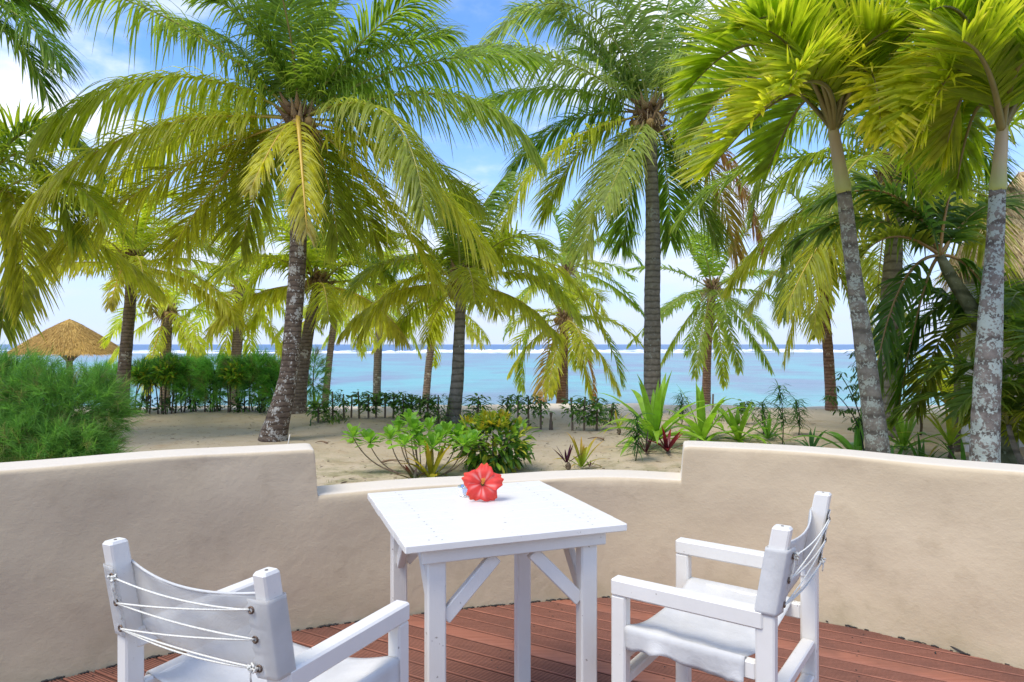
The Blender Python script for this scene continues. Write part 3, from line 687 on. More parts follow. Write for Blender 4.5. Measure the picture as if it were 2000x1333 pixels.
#@@VEG
# ------------------------------------------------------------ palms
GREEN = np.array([.17, .275, .04]); GREY = np.array([.22, .30, .10]); LIME = np.array([.37, .48, .04]); DARK = np.array([.08, .15, .025])
YEL = np.array([.56, .55, .06]); GOLD = np.array([.52, .30, .03]); DEAD = np.array([.44, .24, .15]); STRAW = np.array([.42, .33, .19])
def frond(parent, path, Lf, n=70, age=0.0, base=GREEN, g=1.6, wd=.034, K=6, fold=True, vang=25, bare=.14, spread=(72, 30), rr=(.022, .003),
          sweep=0.0, jit=.075, dead=0.0, twist=.10, sub=True, name='frond', mid=None, p=None, tipcol=None, gap=.03, roll=0.0):
    """path: (m,3) world points of the midrib. Leaflets both sides, drooping by g."""
    path = np.asarray(path, float); m_ = len(path)
    if p is None: p = 1.1 if g < 1.7 else .75
    sg = np.r_[0, np.cumsum(np.linalg.norm(np.diff(path, axis=0), axis=1))]; tt = sg/sg[-1]
    Tn = unit(np.gradient(path, axis=0)); A, B = frame(Tn)
    for i in range(1, m_):
        a = A[i-1]-Tn[i]*np.dot(A[i-1], Tn[i]); a = a*.85+A[i]*.15*np.sign(np.dot(A[i-1], A[i])+1e-6); A[i] = unit(a-Tn[i]*np.dot(a, Tn[i])); B[i] = np.cross(A[i], Tn[i])
    if roll:
        ro = roll*tt; A, B = A*np.cos(ro)[:, None]+B*np.sin(ro)[:, None], B*np.cos(ro)[:, None]-A*np.sin(ro)[:, None]
    ip = lambda Q, t: np.stack([np.interp(t, tt, Q[:, k]) for k in range(3)], -1)
    Vs = []; Fs = []; Cs = []; nn = 0
    for sd_ in (-1, 1):
        t = np.linspace(bare, .995, n)+rng.normal(0, .35/n, n); t = np.clip(t, 0, 1)
        if gap: t = t[rng.random(n) > gap]
        k_ = len(t); P0 = ip(path, t); T_ = unit(ip(Tn, t)); A_ = unit(ip(A, t)); B_ = unit(ip(B, t))
        u = (t-bare)/(1-bare)
        ang = np.radians(spread[0]+(spread[1]-spread[0])*u**1.2+rng.normal(0, 5, k_)); va = np.radians(vang+rng.normal(0, 9, k_))
        D0 = T_*np.cos(ang)[:, None]+(A_*(sd_*np.cos(va))[:, None]+B_*np.sin(va)[:, None])*np.sin(ang)[:, None]
        D0 = unit(D0+rng.normal(0, jit*.6, (k_, 3)))
        ln = Lf*(.55+.45*np.sin(np.clip(u*1.35+.25, 0, 1.57)))*np.where(u > .62, 1-.62*((u-.62)/.38)**1.4, 1)*(1+rng.normal(0, jit, k_))
        gg = g*(1+rng.normal(0, .22, k_))*(1-.25*u)*np.where(rng.random(k_) < .06, 2.6, 1); ln = ln*np.where(rng.random(k_) < .07, rng.uniform(.35, .8, k_), 1)
        P, D = bend(P0, D0, ln, gg, K, p)
        s = np.linspace(0, 1, K); wp = np.array(np.minimum(1, .35+3.2*s)*np.clip(1.06-s**2.2, .05, 1)); wp = wp*wd*.5
        Wv = T_[:, None, :]-D*np.sum(T_[:, None, :]*D, -1, keepdims=True)
        bad = np.linalg.norm(Wv, axis=-1, keepdims=True) < .25; Wv = np.where(bad, np.broadcast_to(A_[:, None, :], Wv.shape), Wv); Wv = unit(Wv)
        Nv = np.cross(D, Wv); tw = (rng.normal(0, twist, k_)[:, None]+rng.normal(0, twist, k_)[:, None]*s[None])[..., None]
        Wv = Wv*np.cos(tw)+Nv*np.sin(tw); Nv = np.cross(D, Wv)
        wl = wp[None, :, None]*(1+rng.normal(0, .12, k_))[:, None, None]
        V, Fq, c = strips(P, Wv*wl, (Nv*wl*.45 if fold else None))
        r_ = rng.random(k_); ca = lerp(base, base*1.35+np.array([.03, .02, 0]), r_)[:, None]
        yf = np.clip(age*(.75+.5*r_)[:, None]+np.clip((s[None]-.55)*1.5, 0, 1)*(.25+age)*(.4+.9*r_[:, None])+.45*age*u[:, None], 0, 1)
        ca = lerp(np.broadcast_to(ca, (k_, K, 3)), YEL if tipcol is None else tipcol, yf*.9)
        df = np.clip(dead+np.clip((s[None]-.78)*5, 0, 1)*(.35+.7*age)*(r_[:, None] > .4)+np.clip(age-.5, 0, 1)*1.6*np.clip((u[:, None]-.7)*3, 0, 1), 0, 1)
        ca = lerp(ca, DEAD if dead > .3 else STRAW*.8, df)
        ca = np.repeat(ca.reshape(-1, 1, 3), c, 1).reshape(-1, 3)
        Vs.append(V); Fs.append(Fq+nn); Cs.append(ca); nn += len(V)
    V, Fq = tube(path, np.linspace(1, 0, m_)**.8*(rr[0]-rr[1])+rr[1], 6)
    mc = mid if mid is not None else lerp(np.array([.30, .32, .06]), np.array([.55, .36, .05]), min(1, age*1.3))
    if dead > .3: mc = DEAD*1.1
    A2 = Acc(); A2.add(V, Fq, mc)
    o = A2.obj(name, M['shaft'], parent, True)
    mesh('leaflets', np.concatenate(Vs), np.concatenate(Fs), M['leaf'], o, False, np.concatenate(Cs), kind='stuff')
    return o
def gpath(P0, az_, el_, L, g, n=18, p=1.3):
    D0 = np.array([[math.cos(az_)*math.cos(el_), math.sin(az_)*math.cos(el_), math.sin(el_)]])
    P, D = bend(np.asarray(P0, float)[None], D0, [L], [g], n, p); return P[0]
def trunk(root, pts, radii, mat, flare=1.0, ring=.012, k=22, n=80, name='trunk'):
    c = catmull(pts, n); rad = np.interp(np.linspace(0, 1, n), np.linspace(0, 1, len(radii)), radii)
    sg = np.r_[0, np.cumsum(np.linalg.norm(np.diff(c, axis=0), axis=1))]
    rad = rad*(1+(flare-1)*np.exp(-sg/.28))*(1+ring*2*np.sin(sg*26+np.sin(sg*7))+rng.normal(0, ring*.6, n))
    th = np.arange(k)*2*np.pi/k
    T = unit(np.gradient(c, axis=0)); A, B = frame(T); A[:] = unit(np.array([1.0, 0, 0])-T*T[:, :1]); B = np.cross(T, A)
    lump = 1+.03*np.sin(th*3+sg[:, None]*2)+.02*np.sin(th*5-sg[:, None]*5)+(flare-1)*.25*np.exp(-sg/.2)[:, None]*np.sin(th*7+1)
    V = c[:, None]+(rad[:, None]*lump)[..., None]*(np.cos(th)[None, :, None]*A[:, None]+np.sin(th)[None, :, None]*B[:, None])
    V = np.concatenate([V.reshape(-1, 3), c[-1:]]); Fq = grid_faces(n, k, True); j = np.arange(0, k, 2)
    Fq = np.concatenate([Fq, np.stack([np.full(k//2, n*k), (n-1)*k+(j+2) % k, (n-1)*k+(j+1) % k, (n-1)*k+j], -1)])
    return mesh(name, V, Fq, mat, root, True)
def crown_heart(root, c, r, nuts=6, straw=True):
    """old leaf bases, fibre and nuts round the growing point"""
    A_ = Acc(); c = np.asarray(c, float)
    for i in range(26):
        a = i*2.4; e = rng.uniform(.1, 1.2); p = c+np.array([math.cos(a)*r*.55, math.sin(a)*r*.55, -r*1.0+i*r*.07]); d = np.array([math.cos(a)*math.cos(e), math.sin(a)*math.cos(e), math.sin(e)])
        V, Fq = tube(bez(p, p+d*r*.55, p+d*r*rng.uniform(.8, 1.3)+[0, 0, r*.2], 6), np.array([.5, .42, .3, .22, .14, .05])*r*.55, 8); A_.add(V, Fq, lerp(np.array([.16, .085, .04]), np.array([.36, .24, .11]), rng.random()))
    V, Fq = tube([c-[0, 0, r*1.2], c-[0, 0, r*.5], c+[0, 0, r*.3], c+[0, 0, r*.9]], [r*.55, r*.75, r*.6, r*.2], 12, jit=.06); A_.add(V, Fq, (.17, .10, .05))
    A_.obj('leaf_bases', M['fibre'], root, True)
    if straw:
        n = 130; a = rng.uniform(0, 6.28, n); P0 = c+np.stack([np.cos(a)*r*.5, np.sin(a)*r*.5, rng.uniform(-1.1, .1, n)*r], -1)
        D0 = unit(np.stack([np.cos(a), np.sin(a), rng.uniform(-.3, .6, n)], -1)); P, D = bend(P0, D0, rng.uniform(.8, 2.2, n)*r, np.full(n, 2.5), 6)
        Wv = unit(np.cross(D, rng.standard_normal((n, 1, 3))))*.006; V, Fq, cc = strips(P, Wv); A2 = Acc(); A2.add(V, Fq, np.repeat(lerp(np.array([.30, .18, .08]), STRAW, rng.random(n)), 12, 0)); A2.obj('dry_fibre', M['fibre'], root, kind='stuff')
    for i in range(nuts):
        a = rng.uniform(0, 6.28); p = c+np.array([math.cos(a)*r*1.15, math.sin(a)*r*1.15, -r*rng.uniform(.3, 1.0)]); q = .085
        V, Fq = lathe([(.001, -q*1.1), (q*.6, -q*.8), (q*.95, -q*.1), (q*.8, q*.6), (q*.3, q*1.0), (.001, q*1.05)], 12, p); mesh('coconut', V, Fq, M['coconut'], root, True)
def explicit(root, c, d, lst, **kw):
    for f in lst:
        mx, my, tx, ty, off, opt = f; k2 = dict(kw); k2.update(opt)
        P = bez(c, W(mx, my, d+off*.45), W(tx, ty, d+off), 20)
        frond(root, P, **k2)
def genfronds(root, c, nf, L, Lf, e_hi=75, e_lo=-35, a0=0, skip=None, ages=(0, .6), gr=(1.1, 2.2), r0=.08, **kw):
    for i in range(nf):
        f_ = i/(nf-1); a = a0+i*2.39996+rng.normal(0, .15); el_ = R(e_hi+(e_lo-e_hi)*f_**.85+rng.normal(0, 6))
        if skip and skip(a % 6.2832): continue
        P0 = np.asarray(c)+np.array([math.cos(a)*r0, math.sin(a)*r0, -f_*.18]); l = L*(.72+.28*math.sin(min(1, f_*1.6+.2)*1.57))*rng.uniform(.9, 1.08)
        P = gpath(P0, a, el_, l, gr[0]+(gr[1]-gr[0])*(1-abs(f_-.5))*rng.uniform(.8, 1.2)*.8)
        ag = ages[0]+(ages[1]-ages[0])*max(0, f_-.35)/.65*rng.uniform(.5, 1.2)
        frond(root, P, Lf, age=ag, g=.5+1.5*f_+rng.uniform(0, .5), vang=32-30*f_, **kw)
def palm(name, label, cat, base_px, grp, d, base_py=None, z=None):
    if z is None: z = float(ground_z((base_px-1000)*d/F, d))
    return thing(name, label, cat, ((base_px-1000)*d/F, d, z), 0, grp)
GP = 'coconut palms on the beach side of the terrace'
# --- big left palm
d = 9.9; t1 = palm('coconut_palm', 'largest coconut palm, dark speckled trunk leaning right just behind the left wall section', 'palm tree', 532, GP, d)
c = W(583, 235, d); b0 = np.array(t1.location)
trunk(t1, [b0+[0, 0, -.15], b0, W(562, 740, d), W(576, 600, d), W(584, 430, d), W(583, 270, d)], [.22, .19, .128, .122, .118, .115], M['bark_dark'], 1.15, ring=.005)
crown_heart(t1, c, .22, 4)
o_ = lambda **k: k
explicit(t1, c, d, [
    (335, 40, 30, -50, -.6, o_(g=1.7, age=.12)), (430, 70, 315, 55, .9, o_(g=1.8, base=DARK*1.4, Lf=.7)),
    (330, 150, 80, 265, -.8, o_(g=2.8, age=.22, base=LIME*.75, Lf=1.25, n=150)), (300, 250, 55, 400, -1.3, o_(g=2.2, age=.45, base=LIME*.7, n=135)),
    (350, 330, 110, 490, -.4, o_(g=1.8, age=.5, base=LIME*.6, n=135)), (450, 330, 330, 500, .5, o_(g=1.5, age=.5, base=LIME*.6)),
    (390, 250, 180, 380, .9, o_(g=2.0, age=.35, base=LIME*.6)),
    (565, 60, 525, -90, -.8, o_(g=1.3, n=130, mid=np.array([.26, .2, .05]))), (500, 70, 400, -10, -.3, o_(g=1.5)), (505, 10, 470, -120, .5, o_(g=1.0)),
    (640, 60, 700, -100, .3, o_(g=1.1)), (700, 90, 830, -20, -.4, o_(g=1.6)), (730, 110, 870, 70, .6, o_(g=1.6)), (600, 20, 610, -150, 1.0, o_(g=.9)),
    (800, 130, 1050, 110, .3, o_(g=1.9, base=GREEN*1.1, n=125)), (870, 185, 1045, 300, -.5, o_(g=2.2, age=.1, n=118)),
    (745, 215, 830, 420, -2.3, o_(g=2.6, age=.18, base=np.array([.20, .27, .05]), Lf=1.0, n=140, wd=.034)),
    (790, 320, 955, 500, -.8, o_(g=1.8, age=.4, base=LIME*.7)), (700, 330, 850, 540, -.2, o_(g=1.6, age=.35, base=LIME*.65, n=118)), (760, 270, 930, 400, .9, o_(g=1.8, age=.3)),
    (585, 270, 600, 455, -1.3, o_(g=1.9, age=.95, base=LIME, Lf=.62, rr=(.05, .005), gap=.25)), (545, 265, 490, 370, -.9, o_(g=1.7, age=.8, Lf=.5, gap=.3, base=LIME)),
    (630, 320, 660, 470, .9, o_(g=1.6, age=.3)), (520, 330, 470, 480, .9, o_(g=1.6, age=.4)), (640, 140, 720, 180, 1.6, o_(g=1.8)), (480, 180, 300, 300, 1.6, o_(g=1.8, age=.2)),
    (640, 300, 740, 470, 1.2, o_(g=1.6, age=.3, base=LIME*.6)), (500, 300, 400, 440, 1.3, o_(g=1.7, age=.4, base=LIME*.6)),
], Lf=1.08, n=125, wd=.030)
# --- tall centre-right palm
d = 13.6; t2 = palm('coconut_palm', 'tall straight grey trunked coconut palm rising behind the green strap-leaved plant', 'palm tree', 1273, GP, d)
c = W(1268, 225, d); b0 = np.array(t2.location)
trunk(t2, [b0+[0, 0, -.15], b0, W(1274, 620, d), W(1275, 480, d), W(1273, 380, d), W(1270, 250, d)], [.19, .175, .16, .15, .13, .125], M['bark_grey'], 1.05, ring=.01)
crown_heart(t2, c, .28, 7)
explicit(t2, c, d, [
    (1120, 12, 925, 110, -.3, o_(g=1.7, base=GREY)), (1090, 115, 905, 95, -1.2, o_(g=2.2, base=GREY, n=130)), (1080, 175, 915, 215, .5, o_(g=1.9)),
    (1120, 235, 1000, 330, .8, o_(g=1.7, base=DARK*1.5)), (1070, 305, 968, 495, -1.6, o_(g=1.7, age=.38, base=LIME*.8, mid=np.array([.55, .42, .06]))),
    (1190, 320, 1140, 500, -.8, o_(g=1.5, age=.2, base=GREY)), (1220, 50, 1130, -90, -.6, o_(g=1.2, base=GREY)), (1250, 20, 1245, -160, .3, o_(g=.9)), (1300, 40, 1350, -120, .2, o_(g=1.1)),
    (1340, 105, 1345, 280, -1.8, o_(g=2.6, base=GREY*1.1, Lf=1.1)), (1375, 70, 1470, 60, .4, o_(g=1.4, base=DARK*1.3)), (1395, 150, 1490, 260, .6, o_(g=1.8)),
    (1395, 275, 1488, 490, -.2, o_(g=2.2, age=.9, dead=.85, Lf=.8, n=118)), (1370, 300, 1440, 500, .5, o_(g=1.8, age=.6, dead=.5)),
    (1330, 320, 1400, 470, .2, o_(g=1.6)), (1240, 330, 1215, 480, .7, o_(g=1.5)), (1300, 330, 1310, 470, .9, o_(g=1.5)), (1150, 80, 1010, 20, .9, o_(g=1.5, base=DARK*1.4)),
    (1180, 120, 1060, -20, .2, o_(g=1.5, base=GREY)), (1200, 150, 1130, 100, 1.5, o_(g=1.5)), (1150, 280, 1060, 420, .9, o_(g=1.6, age=.2, base=LIME*.6)), (1310, 100, 1390, -50, 1.2, o_(g=1.3)),
    (1230, 290, 1180, 400, -1.6, o_(g=1.7, age=.15, base=GREY*1.1)),
], Lf=1.1, n=118, wd=.036)
# --- middle-distance palms
def gpalm(label, base_px, d, crown_px, crown_py, rads, bark, nf, L, Lf, mids=(), a0=0, n=46, ages=(.03, .7), base=GREEN, z=None, extra=(), hr=.2, nuts=4, e_lo=-22, wd=None, flare=1.2, name='coconut_palm', e_hi=78, grp=GP, gr=(.9, 1.7)):
    t = palm(name, label, 'palm tree', base_px, grp, d, z=z); b = np.array(t.location); c_ = W(crown_px, crown_py, d)
    trunk(t, [b+[0, 0, -.2], b]+[W(mx_, my_, d) for mx_, my_ in mids]+[c_-[0, 0, .05]], rads, bark, flare, n=50, k=14)
    crown_heart(t, c_, hr, nuts, True)
    wd_ = wd or .024+.0011*d; n = int(n*1.25)
    genfronds(t, c_, nf, L, Lf, a0=a0, n=n, ages=ages, base=base, K=5, fold=d < 13, wd=wd_, e_lo=e_lo, e_hi=e_hi, gr=gr, sub=d < 16)
    if extra: explicit(t, c_, d, extra, Lf=Lf, n=n, wd=wd_, K=5)
    return t
gpalm('coconut palm with brown trunk standing just right of the thatched beach umbrella', 235, 13.2, 257, 505, [.16, .145, .115, .105, .1], M['bark_brown'], 14, 2.3, .62, [(243, 720), (254, 600)], 0.4, 60, base=LIME*.75, e_lo=0,
      extra=[(150, 470, 62, 560, -.6, o_(g=2.2, age=.75, base=LIME)), (275, 530, 300, 610, -1.2, o_(g=1.8, age=1.0, Lf=.5, gap=.3)), (235, 535, 215, 600, -.9, o_(g=1.8, age=.95, Lf=.4, gap=.3)), (390, 545, 475, 640, -.8, o_(g=2.0, age=.55, base=LIME*.8)), (370, 480, 470, 520, .2, o_(g=1.6))])
gpalm('leaning coconut palm directly behind the largest dark trunk', 583, 13.6, 622, 545, [.2, .155, .135, .11, .09], M['bark_brown'], 16, 2.2, .72, [(588, 740), (606, 630)], 1.3, 60, base=LIME*.75, e_lo=-5,
      extra=[(545, 500, 480, 590, -.6, o_(g=2.2, age=.3, base=LIME)), (680, 480, 760, 540, -.5, o_(g=1.7)), (600, 430, 560, 370, .3, o_(g=1.2))])
gpalm('coconut palm with ringed trunk flaring at the base, centre of the view', 884, 12.3, 902, 545, [.2, .13, .115, .1, .085], M['bark_grey'], 14, 2.2, .7, [(893, 740), (898, 640)], 2.2, 66, flare=1.35, base=LIME*.7, e_lo=0,
      extra=[(1010, 500, 1130, 620, -.8, o_(g=2.2, age=.2, base=LIME*.8)), (1060, 510, 1180, 650, .2, o_(g=1.9, age=.35, base=LIME*.8)), (790, 550, 705, 660, -.6, o_(g=1.9, age=.55, base=LIME*.8)), (830, 500, 700, 540, .5, o_(g=2.0)), (880, 420, 800, 340, 0, o_(g=1.4)), (930, 430, 990, 340, .3, o_(g=1.4))])
gpalm('slim coconut palm with a pale leaning trunk left of the centre view', 633, 21, 657, 590, [.13, .11, .10, .10], M['bark_brown'], 13, 2.2, .6, [(645, 690)], .2, 34, hr=.16, base=LIME*.8)
gpalm('slim leaning coconut palm just left of the flared centre trunk', 829, 20.5, 852, 590, [.14, .115, .105, .10], M['bark_brown'], 14, 2.4, .6, [(838, 710)], 1.9, 36, hr=.17, base=LIME*.7)
gpalm('short coconut palm with yellow brown hanging fronds in front of the lagoon, centre right', 1095, 18.5, 1103, 620, [.13, .12, .12, .12], M['bark_red'], 14, 2.2, .65, [(1099, 710)], .6, 42, e_lo=-62, ages=(.1, .8), base=LIME*.6,
      extra=[(1040, 640, 1020, 760, -.2, o_(g=1.5, age=.1)), (1170, 640, 1215, 750, .2, o_(g=1.5, age=.1)), (1070, 700, 1060, 800, -.6, o_(g=1.5, dead=.6, age=.8)), (1150, 710, 1158, 790, .1, o_(g=1.5, dead=.8, age=.9, Lf=.3))])
gpalm('coconut palm with feathery upright crown behind the short yellowing one', 1102, 23, 1108, 520, [.13, .12, .12, .11], M['bark_brown'], 16, 2.8, .58, [(1104, 640)], 2.6, 46, base=GREEN, gr=(.6, 1.2),
      extra=[(1180, 470, 1255, 520, 0, o_(g=1.6)), (1190, 545, 1260, 620, 0, o_(g=1.6)), (1040, 560, 985, 660, 0, o_(g=1.6))])
gpalm('round crowned coconut palm standing alone against the lagoon, right of the tall grey trunk', 1379, 19.5, 1392, 560, [.15, .125, .115, .12, .12], M['bark_red'], 22, 2.75, .55, [(1381, 700), (1386, 620)], .9, 52, e_lo=-62, base=GREEN*.95, ages=(0, .35), e_hi=80, gr=(.45, 1.0))
gpalm('coconut palm with thin reddish trunk left of the spotted leaning palm', 1624, 14.5, 1606, 470, [.13, .115, .105, .1, .1], M['bark_red'], 15, 2.3, .7, [(1618, 700), (1608, 580)], .4, 50, e_lo=-55, base=GREY*.9,
      extra=[(1560, 470, 1530, 620, -.5, o_(g=1.9, base=GREY)), (1650, 560, 1690, 640, -.2, o_(g=1.5, age=.3)), (1615, 560, 1590, 655, .2, o_(g=1.5, age=.5, Lf=.45, wd=.09, n=30))])
gpalm('thick smooth grey trunked coconut palm between the two white spotted palms', 1735, 10.2, 1748, 330, [.17, .16, .15, .14, .11, .1], M['bark_grey'], 16, 3.2, .9, [(1737, 700), (1742, 560), (1747, 450)], 1.2, 66, base=DARK*1.5,
      extra=[(1570, 220, 1470, 420, .6, o_(g=2.2, base=GREY*1.1, age=.1)), (1600, 300, 1500, 420, .2, o_(g=2.0, base=LIME*.7)), (1640, 90, 1480, 40, .5, o_(g=1.4, base=DARK*1.5)), (1840, 250, 1960, 350, .3, o_(g=1.7, base=DARK*1.4)), (1690, 420, 1600, 480, -.4, o_(g=1.6, age=.5, base=LIME*.5))])
gpalm('small coconut palm with drooping pale fronds beyond the hedge, left', 322, 19, 326, 605, [.15, .14, .14], M['bark_brown'], 13, 2.1, .6, (), 1.1, 40, e_lo=-60, base=LIME*.9)
gpalm('low coconut palm with short trunk behind the hedge left of the big dark trunk', 455, 20, 470, 560, [.17, .15, .14], M['bark_brown'], 17, 2.6, .7, (), 2.0, 42, e_lo=-60, base=LIME*.8, ages=(.1, .7))
gpalm('coconut palm at the far left whose crown fills the left frame edge above the bush', -60, 9.6, -70, 425, [.2, .18, .16, .15], M['bark_dark'], 11, 2.7, .85, (), .1, 76, base=LIME*.75, e_lo=5,
      extra=[(50, 300, 150, 470, -.4, o_(g=2.1, age=.2)), (20, 380, 45, 600, -.5, o_(g=1.8, age=.4, base=LIME*.5)), (60, 250, 190, 330, .4, o_(g=2.0)), (0, 450, 5, 640, .3, o_(g=1.5, age=.3, base=DARK*1.6))])
gpalm('coconut palm mostly outside the upper left corner with dark fronds reaching in', -190, 8.4, -150, -60, [.2, .18, .16, .15], M['bark_dark'], 5, 2.2, .8, (), 1.5, 76, base=GREEN, e_lo=30,
      extra=[(20, 20, 118, 130, -.4, o_(g=1.6, base=DARK*1.7)), (10, 60, 95, 190, 0, o_(g=1.6, base=DARK*1.5)), (-20, -30, 90, 20, .5, o_(g=1.5, base=DARK*1.6))])
gpalm('coconut palm partly hidden behind the largest trunk, pale green crown right of it', 735, 24, 742, 560, [.15, .14, .14], M['bark_brown'], 12, 2.6, .7, (), .9, 38, e_lo=-45, base=LIME*.8)
# --- Manila palms
GM = 'white spotted ornamental palms behind the right wall'
def manila(label, base_px, d, tr, sh0, sh1, rt, rs, bark, fl_):
    t = thing('manila_palm', label, 'palm tree', ((base_px-1000)*d/F, d, GZ), 0, GM); b = np.array(t.location)
    trunk(t, [b+[0, 0, -.15], b]+[W(x_, y_, d) for x_, y_ in tr]+[W(*sh0, d)], rt, bark, 1.15, ring=.006, n=70)
    p0 = W(*sh0, d); p1 = W(*sh1, d); P = catmull([p0-[0, 0, .01], p0+(p1-p0)*.3, p0+(p1-p0)*.7, p1, p1+(p1-p0)*.18], 24)
    s = np.linspace(0, 1, 24); V, Fq = tube(P, np.interp(s, [0, .08, .3, .8, 1], [rs*1.12, rs*1.22, rs*1.0, rs*.8, rs*.35]), 16)
    cc = lerp(np.array([.38, .42, .11]), np.array([.46, .37, .24]), np.clip(s*2.2, 0, 1)); cc = lerp(cc, np.array([.40, .40, .16]), np.clip(s*3-2, 0, 1))
    A_ = Acc(); A_.add(V, Fq, np.concatenate([np.repeat(cc, 16, 0), cc[:1], cc[-1:]])); A_.obj('crownshaft', M['shaft'], t, True)
    for f in fl_:
        mx, my, tx, ty, off, opt = f; k2 = dict(Lf=.66, n=74, wd=.042, g=.35, vang=44, age=.16, base=np.array([.17, .31, .015]), tipcol=np.array([.60, .56, .04]), spread=(66, 30), bare=.16, rr=(.026, .005), K=6, jit=.08, twist=.3, mid=np.array([.20, .17, .06])); k2.update(opt)
        frond(t, bez(p1, W(mx, my, d+off*.5), W(tx, ty, d+off), 22), **k2)
    return t
manila('leaning palm with pale spotted trunk and lime crown, left of the pair behind the wall', 1722, 6.1, [(1712, 860), (1690, 700), (1668, 540)], (1648, 375), (1628, 258), [.125, .115, .095, .082, .065, .06], .056, M['bark_lichen2'], [
    (1545, 185, 1385, 335, -.3, o_(age=.3)), (1500, 90, 1345, 175, .1, {}), (1540, 30, 1400, -70, -.2, {}), (1620, 80, 1590, -110, .2, {}), (1665, 130, 1735, 60, -.9, o_(age=.3)),
    (1700, 170, 1790, 300, .4, {}), (1700, 80, 1800, -20, .5, {}), (1570, 130, 1500, 60, -1.1, o_(age=.25)), (1600, 160, 1470, 230, -1.3, o_(age=.4)), (1560, 90, 1460, -30, .9, {}), (1650, 60, 1690, -100, .9, {}), (1690, 140, 1720, 260, -1.0, o_(age=.5)),
    (1480, 150, 1360, 260, .8, {}), (1580, 190, 1500, 330, .9, {}), (1720, 220, 1800, 380, .9, {}), (1560, 60, 1440, 60, -.8, {}), (1640, 70, 1650, -60, -.7, {}), (1730, 110, 1850, 130, .9, {}), (1590, 130, 1540, 180, -1.5, o_(age=.3, Lf=.5))])
manila('upright palm with heavily white spotted trunk nearest the right frame edge', 1922, 5.25, [(1924, 860), (1932, 640), (1942, 500)], (1948, 372), (1957, 258), [.115, .108, .098, .085, .062, .055], .05, M['bark_lichen'], [
    (1880, 135, 1800, 260, -.3, o_(age=.35)), (1850, 55, 1735, 120, .2, {}), (1890, 10, 1800, -110, 0, {}), (1950, 60, 1935, -120, .3, {}), (2050, 60, 2150, -40, .2, {}), (2050, 150, 2160, 290, -.1, {}),
    (1930, 140, 1880, 80, -1.0, o_(age=.3)), (1990, 130, 2060, 110, -.9, {}), (1900, 170, 1850, 280, .5, o_(age=.4)), (2000, 40, 2050, -110, .6, {}), (1870, 100, 1770, 200, .8, {}), (1900, 60, 1820, 20, -.8, {}), (1940, 40, 1900, -80, -.7, {}), (2030, 190, 2080, 330, .6, {}), (1910, 210, 1870, 350, .9, {})])
# --- clustering dark palm with arching fronds
d = 7.6; t = thing('arching_palm', 'dark green feather palm with slanting trunk arching between the two spotted palms', 'palm tree', ((1975-1000)*d/F, d, GZ)); b0 = np.array(t.location)
c = W(1836, 500, d); trunk(t, [b0+[0, 0, -.1], b0, W(1960, 760, d), W(1905, 620, d), W(1860, 545, d), c], [.085, .085, .08, .075, .065, .045], M['bark_green'], 1.1, n=50, k=14)
DK = np.array([.06, .14, .02])
explicit(t, c, d, [(1750, 462, 1680, 505, -.3, o_(g=.5, vang=45, age=.35, Lf=.30, wd=.04)), (1740, 380, 1600, 400, .2, o_(g=1.2, base=np.array([.07, .15, .03]), Lf=.7)), (1760, 560, 1705, 760, -.2, o_(g=1.3)), (1800, 580, 1755, 790, .3, o_(g=.9)),
    (1810, 420, 1770, 330, .3, o_(g=.8)), (1850, 400, 1880, 300, 0, o_(g=.8)), (1900, 420, 1960, 400, .3, o_(g=1)), (1780, 420, 1690, 350, .6, o_(g=1.1, base=np.array([.06, .13, .03]))),
    (1900, 530, 1960, 640, -.3, {}), (1700, 430, 1560, 470, .9, o_(g=1.4, base=np.array([.08, .16, .035]), Lf=.7))], Lf=.55, n=52, wd=.042, base=DK, fold=True, vang=15, rr=(.022, .004), mid=np.array([.28, .17, .05]))
c = W(1905, 650, d+.4); explicit(t, c, d+.4, [(1850, 590, 1735, 720, 0, o_(g=1.1)), (1850, 640, 1790, 800, -.3, o_(g=1.0, base=LIME*.35)), (1880, 600, 1800, 560, .2, {}), (1930, 600, 1990, 560, 0, {})], Lf=.5, n=48, wd=.04, base=DK, vang=15, rr=(.018, .004), mid=np.array([.22, .2, .05]))
# dark clumping palms on the far right
def clump(label, px, d, stems, L, Lf, base, seed, n=9, zz=GZ):
    t = thing('cane_palm', label, 'palm tree', ((px-1000)*d/F, d, zz)); b = np.array(t.location); r_ = np.random.default_rng(seed)
    for i in range(stems):
        a = i*2.4+.5; o2 = np.array([math.cos(a)*.22, math.sin(a)*.22, 0]); H_ = r_.uniform(.5, 1.6)
        top = b+o2*2.2+[0, 0, H_]; V, Fq = tube(bez(b+o2, (b+o2+top)/2+o2*.2, top, 10), np.linspace(.035, .022, 10), 8)
        mesh('stem', V, Fq, M['bark_grey'], t, True)
        for j in range(n):
            P = gpath(top, a+j*2.4, R(70-45*j/n), L*r_.uniform(.75, 1.05), 1.3+.6*j/n, 16)
            frond(t, P, Lf, n=34, base=base, g=.9, wd=.038, K=5, fold=True, vang=20, age=.08 if j < n-2 else .3, rr=(.014, .003), mid=np.array([.2, .2, .05]))
    return t
clump('dense dark green clump of cane palm filling the right frame edge behind the spotted trunk', 2085, 6.4, 5, 1.15, .42, DK, 3, 8)
clump('dark feathery cane palm beside the cottage wall at the right edge', 2075, 8.4, 4, 1.35, .45, DK*1.1, 5, 8)
d = 13; t = thing('young_palm', 'young yellow green palm seen through the gap right of the grey trunk', 'palm tree', ((1850-1000)*d/F, d, GZ)); b0 = np.array(t.location)
for i in range(9):
    frond(t, gpath(b0+[0, 0, .25], i*2.4+.4, R(75-50*i/9), 1.7, 1.3), .45, n=30, base=LIME, g=.8, wd=.05, K=5, fold=False, age=.35)
